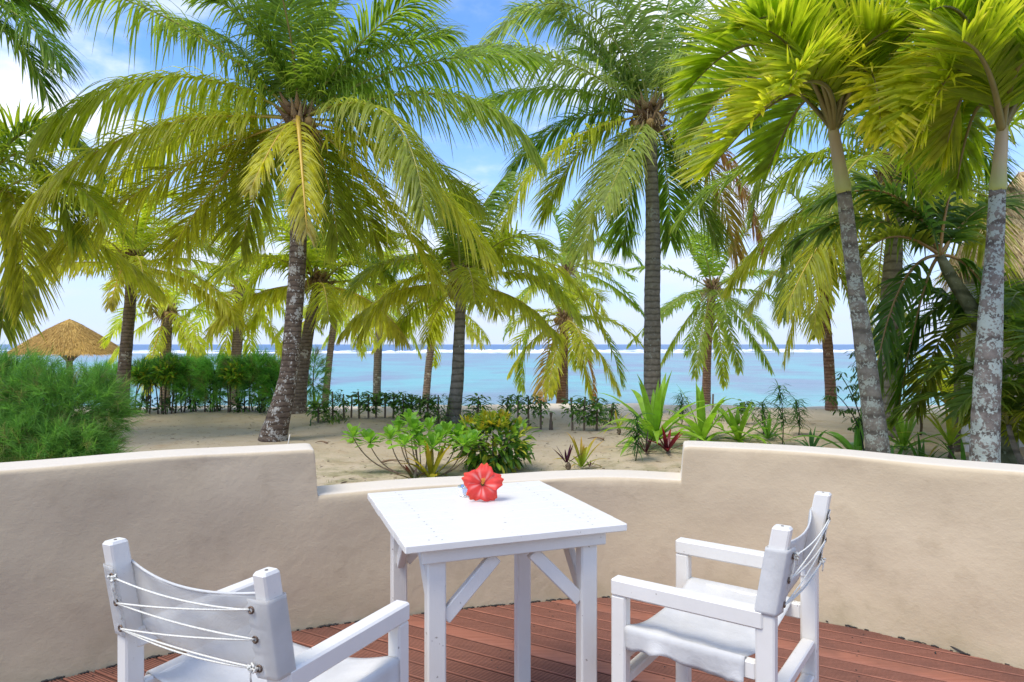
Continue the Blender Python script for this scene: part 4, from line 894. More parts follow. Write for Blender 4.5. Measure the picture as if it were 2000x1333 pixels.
# ------------------------------------------------------------ low plants
def leafset(P0, D0, L, wd, g, col, K=6, fold=.35, shape='strap', twist=.15, Wdir=None, p=1.2):
    n = len(P0); P, D = bend(P0, D0, L, g, K, p); s = np.linspace(0, 1, K)
    prof = {'strap': np.minimum(1, .55+1.4*s)*np.clip(1.03-s**3.2, .03, 1), 'oval': np.sin(np.clip(s*.93+.05, 0, 1)*math.pi)**.7, 'obov': np.clip(.12+s**1.1*1.05, 0, 1)*np.where(s > .8, np.sqrt(np.clip(1-((s-.8)/.21)**2, .02, 1)), 1), 'needle': 1-s*.7}[shape]
    up = np.array([0, 0, 1.0]); Wv = np.cross(D, up); nn = np.linalg.norm(Wv, axis=-1, keepdims=True); a = rng.uniform(0, 6.28, n)
    alt = np.stack([np.cos(a), np.sin(a), 0*a], -1)[:, None]; Wv = np.where(nn < .12, alt, Wv); Wv = unit(Wv-D*np.sum(Wv*D, -1, keepdims=True)); Nv = np.cross(Wv, D)
    tw = rng.normal(0, twist, n)[:, None, None]; Wv = Wv*np.cos(tw)+Nv*np.sin(tw); Nv = np.cross(Wv, D)
    wl = (np.asarray(wd)*.5).reshape(-1, 1, 1)*prof[None, :, None]*np.ones((n, 1, 1))
    V, Fq, c = strips(P, Wv*wl, -Nv*wl*fold if fold else None)
    col = np.asarray(col, float)
    if col.ndim == 1: col = np.tile(col, (n, 1))
    if col.ndim == 2: col = np.repeat(col[:, None], K, 1)
    return V, Fq, np.repeat(col.reshape(-1, 1, 3), c, 1).reshape(-1, 3)
def strap_plant(label, base, n, L, wd, col, g=1.2, cat='plant', name='strap_leaf_plant', el=(80, 18), tip=None, grp=None, stemh=0, lmat='leaf_broad', sep=True, seed=None, a0=None):
    base = np.asarray(base, float); t = thing(name, label, cat, base, 0, grp); a0 = rng.uniform(0, 6) if a0 is None else a0
    top = base+[0, 0, stemh]
    if stemh:
        V, Fq = tube(bez(base, (base+top)/2+[.02, 0, 0], top, 6), .02 if stemh > .2 else .03, 8); A_ = Acc(); A_.add(V, Fq, (.14, .10, .06)); A_.obj('stem', M['bits'], t, True)
    A_ = Acc()
    for i in range(n):
        f_ = i/max(1, n-1); a = a0+i*2.39996; e = R(el[0]+(el[1]-el[0])*f_+rng.normal(0, 5)); l = L*(.7+.3*math.sin(f_*3))*rng.uniform(.85, 1.12)
        D0 = np.array([[math.cos(a)*math.cos(e), math.sin(a)*math.cos(e), math.sin(e)]]); K = 9; c0 = np.asarray(col)*rng.uniform(.8, 1.25)
        cc = np.tile(c0, (1, K, 1)); 
        if tip is not None: cc = lerp(cc, tip, np.broadcast_to(np.clip(np.linspace(-.3, 1, K)*rng.uniform(.5, 1.3), 0, 1)[None], (1, K)))
        V, Fq, C_ = leafset(top[None]+D0*.02, D0, [l], [wd*rng.uniform(.8, 1.1)], [g*(.5+f_)*rng.uniform(.7, 1.2)], cc, K=K)
        if sep: mesh('leaf', V, Fq, M[lmat], t, True, C_)
        else: A_.add(V, Fq, C_)
    if not sep: A_.obj('leaves', M[lmat], t, True)
    return t
STG = np.array([.24, .42, .035]); STD = np.array([.11, .25, .03])
strap_plant('largest bright green strap-leaved plant at the foot of the tall grey palm', G(1278, 880)+[0, 0, .12], 26, 1.05, .12, STG, 1.0, el=(85, 22))
strap_plant('bright green strap-leaved plant just above the left end of the right wall section', G(1372, 862), 20, .95, .12, STG*.95, 1.1, el=(85, 20))
strap_plant('strap-leaved plant with fine pointed leaves, third from left behind the right wall', G(1442, 862), 18, .8, .08, STG*.85, 1.1)
strap_plant('dark narrow-leaved plant behind the right wall, left of the reddish trunk', G(1500, 858), 16, .62, .05, STD, 1.0)
strap_plant('low bluish green strap plant against the right wall top below the seedlings', G(1585, 885), 13, .45, .05, np.array([.07, .19, .06]), 1.1)
strap_plant('wide strap-leaved plant growing left of the leaning spotted trunk', G(1676, 905), 16, .85, .09, STD*1.1, 1.2, a0=2.4)
strap_plant('strap-leaved plant between the leaning spotted trunk and the grey trunk', G(1765, 880), 15, .8, .08, STG*.7, 1.1)
strap_plant('young strap plant on a short stem against the bright beach gap', G(1797, 850), 11, .75, .07, STG*.8, 1.0, stemh=.3, el=(70, 5))
strap_plant('leafy green and yellow plant left of the white cottage wall', G(1855, 895), 15, .75, .05, LIME*.8, .8, tip=GOLD, stemh=.15)
strap_plant('low dark green strap plants directly above the right wall near the spotted palms', G(1800, 925), 15, .5, .045, STD*.8, 1.0)
strap_plant('dark green tuft in front of the leaning spotted trunk base on its right', G(1745, 925), 13, .42, .05, STD, 1.0)
strap_plant('small strap tuft behind the right wall beside the nearest spotted trunk', G(1885, 935), 13, .5, .045, STD, 1.0)
strap_plant('maroon leaved plant under the largest strap-leaved plant', G(1303, 893), 12, .36, .05, (.10, .006, .02), .5, name='maroon_plant', tip=np.array([.32, .012, .03]), stemh=.06, el=(80, 30))
strap_plant('dark purple leaved plant beside the largest strap-leaved plant on its left', G(1262, 893), 9, .30, .04, (.055, .008, .02), .5, name='maroon_plant', stemh=.05)
strap_plant('yellow and orange leaved plant on the sand behind the low wall, centre right', G(1136, 914), 12, .42, .045, (.20, .28, .02), .8, name='yellow_plant', tip=GOLD, el=(80, 30))
strap_plant('small dark purple spiky plant left of the yellow one on the sand', G(1107, 917), 8, .26, .03, (.06, .006, .03), .3, name='purple_plant', stemh=.06, el=(80, 35))
strap_plant('tiny purple sprig right of the yellow plant on the sand', G(1153, 914), 6, .10, .018, (.09, .01, .04), .3, name='purple_plant')
strap_plant('yellow and orange strap plant at the back of the low wall, left of the flower', G(842, 938), 13, .50, .06, (.30, .30, .02), .7, name='yellow_plant', tip=GOLD*1.1, el=(80, 35))
strap_plant('low purple and green plant behind the low wall, left of the yellow one', G(808, 940), 10, .22, .04, (.05, .07, .02), .6, name='purple_plant', tip=np.array([.2, .02, .04]), el=(60, 15))
strap_plant('small yellow green sprout behind the fence seedlings, right of centre', G(1207, 848), 9, .34, .035, LIME, .9, name='yellow_plant', tip=GOLD, stemh=.08)
strap_plant('small green weed on the bare sand left of the rosette shrub', G(688, 868), 8, .14, .035, STG, .8, name='weed')
strap_plant('bright green rosette plant beyond the seedling row, left of centre', G(615, 800), 13, .5, .06, STG, 1.0)
for i, (px, py, h_, dsc) in enumerate(((1240, 905, .55, 'green herb with drooping divided leaves left of the maroon plants'), (1528, 868, .8, 'tall thin dark weed behind the right wall in front of the lagoon'), (1490, 850, .5, 'dark spiky young shrub against the lagoon behind the strap plants'), (1330, 835, .55, 'thin branched sapling behind the two large strap plants'), (1560, 850, .55, 'dark seedling tuft right of the tall thin weed'))):
    b = G(px, py); t = thing('herb', dsc, 'plant', b); top = b+[rng.normal(0, .03), 0, h_]; V, Fq = tube(bez(b, (b+top)/2+[.03, 0, 0], top, 8), np.linspace(.009, .004, 8), 6); A_ = Acc(); A_.add(V, Fq, (.08, .09, .04)); A_.obj('stem', M['bits'], t, True)
    n = 120; f_ = rng.uniform(.25, 1, n); P0 = b+(top-b)*f_[:, None]; a = rng.uniform(0, 6.28, n); e = rng.uniform(-.2, 1.1, n); D0 = np.stack([np.cos(a)*np.cos(e), np.sin(a)*np.cos(e), np.sin(e)], -1)
    V, Fq, C_ = leafset(P0, D0, rng.uniform(.14, .30, n), rng.uniform(.012, .022, n), rng.uniform(.8, 2, n), lerp(np.array([.03, .09, .02]), np.array([.08, .19, .04]), rng.random(n)), K=5); A_ = Acc(); A_.add(V, Fq, C_); A_.obj('foliage', M['leaf_soft'], t, kind='stuff')
# tall thin weed with drooping clusters beside the leaning spotted trunk
b = G(1690, 905); t = thing('tall_shrub', 'tall sparse shrub with drooping leaf clusters left of the leaning spotted trunk', 'shrub', b); 
for (tx, ty, bx) in ((1672, 700, 1690), (1640, 730, 1690), (1690, 690, 1695), (1632, 770, 1688)):
    top = W(tx, ty, b[1]); V, Fq = tube(bez(b+[rng.normal(0, .02), 0, 0], (b+top)/2+[.08, 0, .05], top, 12), np.linspace(.012, .004, 12), 6); A_ = Acc(); A_.add(V, Fq, (.06, .06, .04)); A_.obj('branch', M['bits'], t, True); A_ = Acc()
    P_ = bez(b, (b+top)/2+[.08, 0, .05], top, 12)
    for q in range(5, 12):
        for z_ in range(2):
            c_ = P_[q]+rng.normal(0, .07, 3); n = 9; a = rng.uniform(0, 6.28, n); e = rng.uniform(-.4, .7, n); D0 = np.stack([np.cos(a)*np.cos(e), np.sin(a)*np.cos(e), np.sin(e)], -1)
            V, Fq, C_ = leafset(np.tile(c_, (n, 1)), D0, rng.uniform(.07, .13, n), np.full(n, .022), np.full(n, 1.6), lerp(np.array([.03, .08, .015]), np.array([.10, .2, .03]), rng.random(n)), K=5, shape='obov'); A_.add(V, Fq, C_)
    A_.obj('foliage', M['leaf_broad'], t, kind='stuff')
# rosette shrub (beach naupaka)
b = G(828, 930); t = thing('rosette_shrub', 'light green shrub of spoon-leaf rosettes on bare bent branches behind the low wall', 'shrub', b); dd = b[1]
ros = [(690, 851, 0), (722, 863, 0), (800, 822, .1), (762, 855, .0), (790, 866, -.1), (812, 850, .1), (820, 868, 0), (860, 858, 0), (872, 845, .1), (895, 850, .1), (925, 860, 0), (838, 838, .2), (778, 838, .15), (845, 872, -.1), (905, 868, -.1), (808, 836, 0)]
for (x_, y_, off) in ros:
    e_ = W(x_, y_+4, dd+off*2); m_ = (b+e_)/2+np.array([(e_[0]-b[0])*.12, 0, -.10]); P_ = bez(b, m_, e_, 12); V, Fq = tube(P_, np.linspace(.010, .005, 12), 6); A_ = Acc(); A_.add(V, Fq, (.20, .14, .09)); A_.obj('branch', M['bits'], t, True)
    n = 22; a = np.arange(n)*2.4+rng.uniform(0, 6); e = R(78)-np.arange(n)/n*R(85); D0 = np.stack([np.cos(a)*np.cos(e), np.sin(a)*np.cos(e), np.sin(e)], -1)
    V, Fq, C_ = leafset(e_+D0*.01, D0, rng.uniform(.11, .17, n), rng.uniform(.055, .08, n), rng.uniform(-.2, .9, n), lerp(np.array([.14, .32, .03]), np.array([.30, .50, .06]), rng.random(n)), K=7, shape='obov', fold=.25); A_ = Acc(); A_.add(V, Fq, C_); A_.obj('leaf_rosette', M['leaf_broad'], t, True)
# croton bush
def bush(root, c, rad, n, L, wd, pal, shape='oval', g=(.2, 1.2), K=5, mat='leaf_broad', upb=.6, name='foliage', shell=.55, flat=.9):
    u = unit(rng.standard_normal((n, 3))); rr_ = (shell+(1-shell)*rng.random(n))[:, None]; lump = 1+.16*np.sin(u[:, :1]*5+1)*np.cos(u[:, 2:]*6+u[:, 1:2]*4)
    P0 = np.asarray(c)+u*rr_*lump*np.asarray(rad); P0[:, 2] = np.maximum(P0[:, 2], float(c[2])-rad[2]*flat)
    D0 = unit(u+rng.normal(0, .5, (n, 3))+[0, 0, upb]); k = rng.random(n); idx = np.minimum((k*len(pal)).astype(int), len(pal)-1); cl = np.asarray(pal)[idx]*rng.uniform(.75, 1.25, (n, 1))
    V, Fq, C_ = leafset(P0, D0, rng.uniform(L*.7, L*1.2, n), rng.uniform(wd*.8, wd*1.2, n), rng.uniform(*g, n), cl, K=K, shape=shape, twist=.5); A_ = Acc(); A_.add(V, Fq, C_); return A_.obj(name, M[mat], root, kind='stuff')
b = G(962, 922); t = thing('croton_bush', 'dense glossy dark green and yellow croton bush on the sand right of the rosette shrub', 'shrub', b)
c = b+[0, .28, .27]
bush(t, c, (.43, .36, .29), 900, .13, .042, [(.05, .13, .025), (.08, .20, .035), (.14, .29, .04), (.26, .42, .045), (.48, .48, .06)], upb=.3)
A_ = Acc()
for i in range(26):
    a = rng.uniform(0, 6.28); r_ = rng.uniform(.1, .85); p = c+np.array([math.cos(a)*.42*r_, math.sin(a)*.36*r_, .26*math.sqrt(1-r_*r_*.8)+rng.uniform(-.02, .05)])
    n = 12; aa = np.arange(n)*2.4; e = R(75)-np.arange(n)/n*R(60); D0 = np.stack([np.cos(aa)*np.cos(e), np.sin(aa)*np.cos(e), np.sin(e)], -1)
    V, Fq, C_ = leafset(np.tile(p, (n, 1)), D0, rng.uniform(.08, .13, n), np.full(n, .032), np.full(n, .5), lerp(np.array([.16, .26, .02]), np.array([.50, .36, .03]), rng.random(n)**1.5), K=5, shape='oval'); A_.add(V, Fq, C_)
A_.obj('new_growth', M['leaf_broad'], t, kind='stuff')
for i in range(8):
    a = i*.8; V, Fq = tube([b+[0, .25, -.02], c+[math.cos(a)*.25, math.sin(a)*.2, .1]], [.014, .008], 6); A_ = Acc(); A_.add(V, Fq, (.09, .07, .05)); A_.obj('branch', M['bits'], t)
# casuarina bushes (needles)
def needles(root, blobs, n, L, pal, wd=.0035, name='foliage', K=5, g=(.2, 1.2)):
    A_ = Acc(); tot = sum(b_[1][0]*b_[1][2] for b_ in blobs)
    for c_, rad in blobs:
        m_ = int(n*rad[0]*rad[2]/tot); nt = max(8, m_//26); u = unit(rng.standard_normal((nt, 3))); P_ = np.asarray(c_)+u*np.asarray(rad)*rng.uniform(.45, 1.0, (nt, 1)); T0 = unit(u+rng.normal(0, .35, (nt, 3))+[0, 0, .55])
        k = np.repeat(np.arange(nt), 26); f_ = rng.random(len(k)); P0 = P_[k]+T0[k]*(f_*L*.9)[:, None]; D0 = unit(T0[k]+rng.normal(0, .33, (len(k), 3)))
        tc = lerp(pal[0], pal[1], rng.random(nt)); tc = lerp(tc, pal[2], (rng.random(nt) > .9)*.7); P, D = bend(P0, D0, L*rng.uniform(.6, 1.1, len(k)), rng.uniform(*g, len(k)), K); s = 1-np.linspace(0, 1, K)*.75
        Wv = unit(np.cross(D, rng.standard_normal((len(k), 1, 3))))*wd*s[None, :, None]; V, Fq, c2 = strips(P, Wv); A_.add(V, Fq, np.repeat(tc[k]*rng.uniform(.8, 1.2, (len(k), 1)), K*2, 0))
    return A_.obj(name, M['leaf_soft'], root, kind='stuff')
PC = (np.array([.09, .23, .05]), np.array([.22, .42, .08]), np.array([.30, .24, .12]))
d = 6.2; b = np.array([(60-1000)*d/F, d, GZ]); t = thing('casuarina_bush', 'big fluffy fine-needled green bush at the left edge behind the wall', 'shrub', b)
blobs = [(W(x_, y_+30, dd_), (rx*dd_/F, rx*dd_/F*.8, ry*dd_/F)) for x_, y_, rx, ry, dd_ in ((-60, 790, 130, 120, 6.2), (30, 740, 90, 60, 6.3), (110, 770, 90, 60, 6.2), (180, 775, 60, 70, 6.3), (60, 850, 110, 60, 5.9), (140, 865, 75, 50, 5.95), (10, 710, 60, 35, 6.5), (185, 860, 40, 35, 6.1), (-60, 900, 110, 60, 6.0), (90, 910, 110, 40, 5.9))]
needles(t, blobs, 80000, .15, PC, .0021, K=4)
for i in range(12):
    e_ = blobs[i % len(blobs)][0]+rng.normal(0, .12, 3); V, Fq = tube(bez(b+[rng.normal(0, .1), rng.normal(0, .1), 0], (b+e_)/2, e_, 8), np.linspace(.02, .006, 8), 6); A_ = Acc(); A_.add(V, Fq, (.10, .07, .05)); A_.obj('branch', M['bits'], t)
# hedge along the garden edge, left
names = ['nearest the umbrella palm', 'with yellow flecked leaves', 'second from the umbrella palm', 'in the middle of the hedge row', 'right of the hedge centre', 'left of the big dark trunk', 'closest to the big dark trunk', 'just behind the big dark trunk']
for i, (px, w_, top) in enumerate(((215, 50, 722), (285, 46, 714), (330, 40, 702), (375, 42, 712), (420, 42, 706), (465, 38, 709), (505, 42, 699), (545, 36, 716))):
    d = 13.9+rng.uniform(-.15, .25); b = np.array([(px-1000)*d/F, d, float(ground_z(0, d))]); leafy = i in (1, 2, 5)
    t = thing('hedge_shrub', f'shrub of the clipped hedge beyond the sand, {names[i]}', 'shrub', b, 0, 'shrubs of the clipped hedge')
    zt = EYE-(top+7-HZ)*d/F; zc = (zt+.40)/2
    c_ = np.array([b[0], d, zc+.08]); rad = (w_*.62*d/F, .4, (zt-.45)/2)
    if leafy: bush(t, c_, rad, 900, .12, .045, [(.12, .28, .04), (.22, .44, .05), (.36, .54, .06), (.48, .46, .05)], shell=.3); needles(t, [(c_+[0, .1, .02], rad)], 4000, .15, PC, .005)
    else: needles(t, [(c_, rad), (c_+[0, -.1, -.28], (rad[0]*.8, .3, .25))], 7500, .19, (PC[0]*1.5, PC[1]*1.5, PC[2]), .004); bush(t, c_-[0, .1, .22], (rad[0]*.8, .3, .25), 160, .1, .035, [(.04, .12, .02), (.10, .22, .03)], shell=.2)
    for j in range(7):
        q = b+np.array([rng.uniform(-1, 1)*w_*.4*d/F, rng.uniform(-.15, .15), -.03]); e_ = np.array([q[0]+rng.normal(0, .07), q[1], zc+rng.uniform(-.1, .2)])
        V, Fq = tube(bez(q, (q+e_)/2+[rng.normal(0, .03), 0, 0], e_, 7), np.linspace(.018, .01, 7), 6); A_ = Acc(); A_.add(V, Fq, lerp(np.array([.07, .05, .035]), np.array([.16, .12, .08]), rng.random())); A_.obj('stem', M['bits'], t)
    bush(t, b+[0, 0, .18], (w_*.55*d/F, .3, .2), 130, .10, .03, [(.03, .09, .02), (.08, .18, .03)], shell=.1)
d = 15; b = np.array([(612-1000)*d/F, d, float(ground_z(0, d))]); t = thing('casuarina_bush', 'small wispy needle shrub against the lagoon right of the leaning palm', 'shrub', b); needles(t, [(b+[0, 0, .7], (.22, .2, .45))], 2600, .2, (PC[0], PC[1], PC[2]), .004); V, Fq = tube([b, b+[0, 0, .9]], .012, 6); A_ = Acc(); A_.add(V, Fq, (.1, .07, .05)); A_.obj('stem', M['bits'], t)
# seedling row
near = lambda px: min((('the slim pale palm', 640), ('the slim central palm', 829), ('the flared palm', 885), ('the croton bush', 965), ('the yellowing palm', 1096), ('the tall palm', 1273)), key=lambda q: abs(q[1]-px))
row = [(622, 786, 826, 2), (650, 765, 822, 3), (672, 770, 820, 1), (686, 772, 816, 0), (702, 765, 820, 1), (720, 770, 822, 2), (735, 768, 822, 1), (752, 768, 822, 1), (768, 768, 822, 1), (786, 770, 824, 2), (805, 775, 824, 1), (822, 774, 826, 1), (835, 776, 828, 2), (856, 772, 828, 3), (932, 775, 826, 4), (990, 775, 832, 1), (1012, 772, 836, 1), (1033, 774, 834, 1), (1056, 782, 834, 1), (1074, 806, 834, 0), (1079, 806, 834, 0), (1118, 778, 838, 1), (1141, 778, 840, 2), (1165, 780, 840, 2), (1190, 790, 830, 1), (1455, 785, 835, 1), (1390, 770, 832, 0)]
cnt = {}
ORD = ['first', 'second', 'third', 'fourth', 'fifth', 'sixth', 'seventh', 'eighth', 'ninth', 'tenth', 'eleventh']
for (px, ty, by, kd) in row:
    b = G(px, by); d = b[1]; nm, nx_ = near(px); side = 'left' if px < nx_ else 'right'; key = (nm, side); cnt.setdefault(key, []).append(px)
for (px, ty, by, kd) in row:
    b = G(px, by); b[2] = float(ground_z(b[0], b[1])); d = b[1]; nm, nx_ = near(px); side = 'left' if px < nx_ else 'right'; L_ = sorted(cnt[(nm, side)], key=lambda q: abs(q-nx_)); o_n = ORD[L_.index(px)]
    what = 'bare dark stake' if kd == 0 else 'thin staked seedling' if kd == 1 else 'bushy staked seedling' if kd == 2 else 'dark tufted seedling' if kd == 3 else 'bright young shrub'
    t = thing('seedling' if kd else 'stake', f'{what}, {o_n} in the row {side} of {nm}', 'seedling' if kd else 'stake', b, 0, 'staked seedlings in a row at the edge of the sand' if kd else 'bare stakes in the seedling row')
    top = W(px+rng.normal(0, 2), ty, d); V, Fq = tube([b-[0, 0, .08], (b+top)/2+[rng.normal(0, .006), 0, 0], top], [.020, .018, .014], 7); mesh('pole' if kd else 'post', V, Fq, M['stake'], t, True)
    if kd:
        hgt = top[2]-b[2]; n = {1: 60, 2: 130, 3: 220, 4: 140}[kd]; lo = {1: .5, 2: .3, 3: .05, 4: .3}[kd]; A_ = Acc()
        for q in range(5 if kd == 1 else 8):
            f0 = rng.uniform(lo, .9); p = b+(top-b)*f0; a = rng.uniform(0, 6.28); e_ = p+np.array([math.cos(a)*.12, math.sin(a)*.12, rng.uniform(.03, .14)]); V, Fq = tube([p, (p+e_)/2+[0, 0, .01], e_], [.006, .005, .003], 5, caps=False); A_.add(V, Fq, (.07, .06, .04))
        A_.obj('twigs', M['bits'], t)
        f_ = rng.uniform(lo, 1.02, n); a = rng.uniform(0, 6.28, n); rr_ = rng.uniform(.02, .15 if kd < 3 else .2, n); P0 = b+(top-b)*f_[:, None]+np.stack([np.cos(a)*rr_, np.sin(a)*rr_, rng.normal(0, .02, n)], -1); e = rng.uniform(-.5, .7, n); D0 = np.stack([np.cos(a)*np.cos(e), np.sin(a)*np.cos(e), np.sin(e)], -1)
        pal = (np.array([.05, .12, .025]), np.array([.17, .32, .05])) if kd < 4 else (np.array([.08, .2, .02]), np.array([.2, .36, .04]))
        V, Fq, C_ = leafset(P0, D0, rng.uniform(.08, .14, n), rng.uniform(.035, .06, n) if kd != 3 else np.full(n, .02), rng.uniform(.3, 1.6, n), lerp(*pal, rng.random(n)), K=5, shape='oval'); A_ = Acc(); A_.add(V, Fq, C_); A_.obj('foliage', M['leaf_broad'], t, kind='stuff')
# low weeds along the seedling row (nobody could count them)
A_ = Acc(); n = 2600; px = rng.uniform(600, 1480, n); y_ = rng.normal(12.6, .5, n); k = (np.sin(px*.05)+np.sin(px*.021+2)+rng.normal(0, .6, n)) > .5; px, y_ = px[k], y_[k]; n = len(px)
x_ = (px-1000)*y_/F; P0 = np.stack([x_, y_, ground_z(x_, y_)], -1); a = rng.uniform(0, 6.28, n); e = rng.uniform(.2, 1.4, n); D0 = np.stack([np.cos(a)*np.cos(e), np.sin(a)*np.cos(e), np.sin(e)], -1)
V, Fq, C_ = leafset(P0, D0, rng.uniform(.04, .16, n), rng.uniform(.015, .035, n), rng.uniform(.3, 1.5, n), lerp(np.array([.04, .10, .02]), np.array([.16, .24, .04]), rng.random(n)), K=4, shape='oval'); A_.add(V, Fq, C_)
tag(A_.obj('ground_weeds', M['leaf_broad']), 'low green weeds scattered along the foot of the seedling row', 'weeds', kind='stuff')
# thin grass on the sand close behind the wall
A_ = Acc(); n = 9000; x_ = rng.uniform(-2.0, 6, n); y_ = rng.uniform(6.3, 8.8, n)**1; k = (np.sin(x_*2.1+y_)+np.sin(x_*.9-y_*2.3+1)+rng.normal(0, .7, n)-(y_-6.3)*.5-(x_ < .6)*1.2) > .35; x_, y_ = x_[k], y_[k]; n = len(x_)
P0 = np.stack([x_, y_, ground_z(x_, y_)-.003], -1); a = rng.uniform(0, 6.28, n); e = rng.uniform(.3, 1.3, n); D0 = np.stack([np.cos(a)*np.cos(e), np.sin(a)*np.cos(e), np.sin(e)], -1)
V, Fq, C_ = leafset(P0, D0, rng.uniform(.02, .06, n), rng.uniform(.004, .008, n), rng.uniform(.3, 1.5, n), lerp(np.array([.07, .11, .03]), np.array([.25, .26, .08]), rng.random(n)), K=4, shape='needle', fold=0); A_.add(V, Fq, C_)
tag(A_.obj('thin_grass', M['leaf_soft']), 'sparse short grass on the sand just behind the low wall', 'grass', kind='stuff')
# dry leaf litter
A_ = Acc(); n = 2600; y_ = 5+rng.random(n)**1.3*9.5; x_ = rng.uniform(-.62, .45, n)*y_; P0 = np.stack([x_, y_, ground_z(x_, y_)+.006], -1); a = rng.normal(0, .9, n)+rng.choice([0, math.pi], n); D0 = np.stack([np.cos(a), np.sin(a), rng.uniform(0, .25, n)], -1)
V, Fq, C_ = leafset(P0, D0, rng.uniform(.015, .10, n)*rng.uniform(.4, 1, n), rng.uniform(.006, .022, n), rng.uniform(.1, .6, n), lerp(np.array([.06, .035, .02]), np.array([.26, .17, .09]), rng.random(n)), K=4, shape='oval'); A_.add(V, Fq, C_)
tag(A_.obj('leaf_litter', M['bits']), 'dry brown leaf and twig litter scattered over the sand', 'litter', kind='stuff')
for (px, py, l, a_, lab_) in ((745, 905, .28, .2, 'curled brown dead leaf sheath on the sand left of the rosette shrub'), (640, 868, .22, 2.6, 'small dry brown frond piece on the sand right of the big dark trunk'), (1000, 905, .2, .9, 'dry leaf piece on the sand at the right foot of the croton bush'), (1180, 860, .25, 2.9, 'thin dry frond stalk on the sand left of the largest strap plant')):
    b = G(px, py); d_ = np.array([math.cos(a_), math.sin(a_)*.6, 0]); A_ = Acc(); V, Fq = tube(bez(b+[0, 0, .01], b+d_*l*.5+[0, 0, .035], b+d_*l+[0, 0, .012], 8), np.linspace(.016, .004, 8), 6); A_.add(V, Fq, (.22, .14, .08)); tag(A_.obj('dry_husk', M['bits'], smooth=True), lab_, 'dry leaf')
# slim white marker stick by the big trunk
b = G(561, 872); V, Fq = tube([b-[0, 0, .05], b+[.035, 0, .16]], .008, 6); o = mesh('marker_stick', V, Fq, M['paint']); tag(o, 'slim pale stick in the sand right of the big dark palm trunk', 'stick')
# ------------------------------------------------------------ thatched umbrella
d = 20; b = np.array([(136-1000)*d/F, d, float(ground_z(-10, d))]); t = thing('beach_umbrella', 'golden thatched beach umbrella on a branching wooden post above the left bush', 'umbrella', b)
ap = W(136, 624, d); ez = W(0, 692, d)[2]; RX = 1.50; nseg = 8
A_ = Acc(); nr, nth = 14, 96; V = []
for i in range(nr):
    f_ = i/(nr-1)
    for j in range(nth):
        a = j*2*math.pi/nth; poly_r = math.cos(math.pi/nseg)/math.cos((a % (2*math.pi/nseg))-math.pi/nseg); r_ = RX*f_*(.35*poly_r+.65)*1.02
        V.append(ap+np.array([math.cos(a)*r_, math.sin(a)*r_, -(ap[2]-ez)*(f_**1.12)+.015*math.sin(a*13+f_*30)]))
A_.add(V, grid_faces(nr, nth, True), (.52, .32, .07)); n = 9000
f_ = np.sqrt(rng.random(n)); a = rng.uniform(0, 6.28, n); P0 = ap+np.stack([np.cos(a)*RX*f_, np.sin(a)*RX*f_, -(ap[2]-ez)*f_**1.12+.01], -1); D0 = unit(np.stack([np.cos(a)+rng.normal(0, .15, n), np.sin(a)+rng.normal(0, .15, n), np.full(n, -.40)], -1))
V, Fq, C_ = leafset(P0, D0, rng.uniform(.10, .24, n), np.full(n, .016), np.full(n, .25), lerp(np.array([.38, .21, .045]), np.array([.68, .45, .13]), rng.random(n)), K=3, shape='needle', fold=0); A_.add(V, Fq, C_)
A_.obj('thatch_roof', M['thatch'], t)
V, Fq = tube([b-[0, 0, .2], b+[0, 0, 1], np.array([b[0], b[1], ez+.35])], [.1, .09, .08], 10); mesh('post', V, Fq, M['bark_brown'], t, True)
for i in range(6):
    a = i*1.05+.3; p = np.array([b[0], b[1], ez-.25]); V, Fq = tube([p, p+[math.cos(a)*.3, math.sin(a)*.3, .32]], [.045, .035], 8); mesh('strut', V, Fq, M['bark_brown'], t, True)
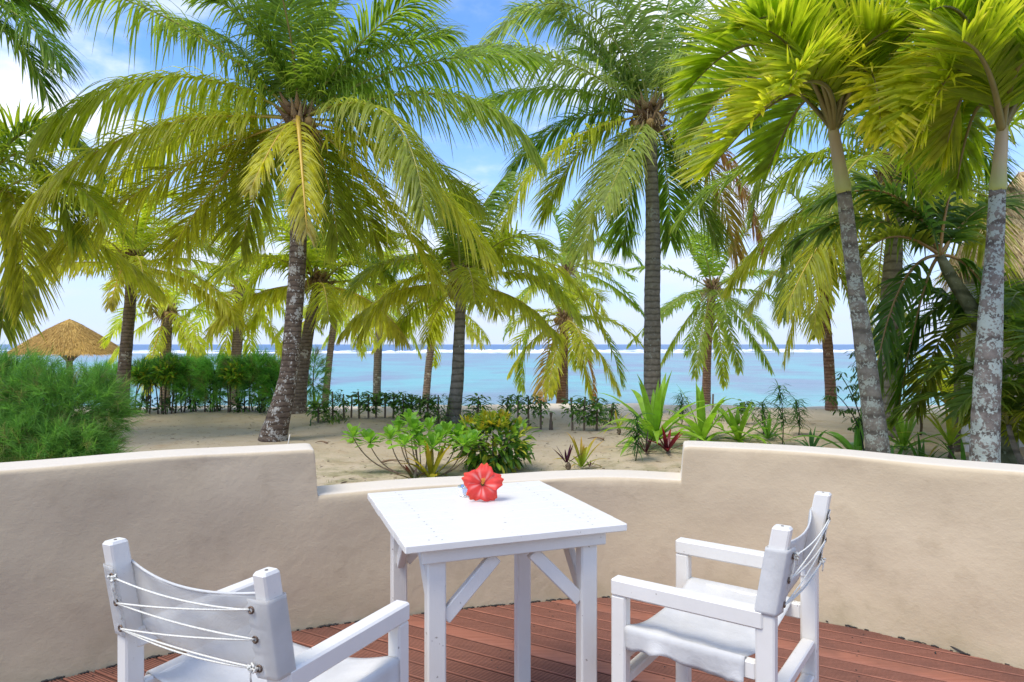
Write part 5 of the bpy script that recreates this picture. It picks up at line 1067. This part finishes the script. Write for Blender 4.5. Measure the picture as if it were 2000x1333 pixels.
# ------------------------------------------------------------ cottage at the right
t = thing('beach_cottage', 'cream cottage with a thatched roof hidden behind the palms at the right edge', 'building', (6.9, 10.2, GZ))
def wbox(name, lo, hi, m_, par): 
    lo = np.array(lo, float); hi = np.array(hi, float); v, f = box((lo+hi)/2, hi-lo, bev=.006); o = mesh(name, v, f, m_, par); bm_fix(o.data); return o
X0 = (1888-1000)*9.0/F
wbox('wall', (X0+.05, 9.05, -.1), (X0+5.0, 9.25, 2.3), M['cream_wall'], t)
sv = [(X0+.05, 9.26), (X0+.30, 9.26), (X0+3.3, 13.2), (X0+3.05, 13.2)]
o = mesh('side_wall', [(x, y, z) for z in (-.1, 2.3) for x, y in sv], [[0, 1, 2, 3], [4, 5, 6, 7], [0, 1, 5, 4], [1, 2, 6, 5], [2, 3, 7, 6], [3, 0, 4, 7]], M['cream_wall'], t); bm_fix(o.data)
wbox('corner_post', (X0-.04, 8.97, -.1), (X0+.13, 9.045, 2.12), M['paint'], t)
wbox('corner_trim', (X0-.10, 9.05, -.1), (X0-.042, 9.12, 2.12), M['stem'], t)
wbox('eave_beam', (X0-.3, 8.85, 2.13), (X0+5, 8.96, 2.28), M['cream_wall'], t)
A_ = Acc(); ev = [(X0-.55, 8.6, 2.28), (X0+6, 8.6, 2.28), (X0+4.6, 11.0, 4.1), (X0+2.2, 11.0, 4.1), (X0+2.9, 13.4, 2.28)]
def slope(a, b, c_, d_, n):
    a, b, c_, d_ = map(np.array, (a, b, c_, d_)); u = rng.random(n); v = rng.random(n); u = u[:, None]; v = v[:, None]; P = (a*(1-u)+b*u)*(1-v)+(d_*(1-u)+c_*u)*v; dn = unit(((a+b)/2-(c_+d_)/2)[None]+np.zeros((n, 3))); nrm_ = unit(np.cross(b-a, d_-a)); nrm_ = nrm_*np.sign(nrm_[2])
    V, Fq, C_ = leafset(P+nrm_*.02, unit(dn+rng.normal(0, .06, (n, 3))), rng.uniform(.2, .4, n), np.full(n, .02), np.full(n, .1), lerp(np.array([.40, .27, .13]), np.array([.66, .50, .28]), rng.random(n)), K=3, shape='needle', fold=0); A_.add(V, Fq, C_)
    A_.add([a, b, c_, d_], [[0, 1, 2, 3]], (.42, .29, .15)); A_.add(np.array([a, b, c_, d_])-nrm_*.14, [[0, 1, 2, 3]], (.25, .17, .09)); A_.add([a, b, b-nrm_*.14, a-nrm_*.14], [[0, 1, 2, 3]], (.40, .28, .15))
slope(ev[0], ev[1], ev[2], ev[3], 5000); slope(ev[4], ev[0], ev[3], ev[3], 2500)
A_.obj('thatch_roof', M['thatch'], t)
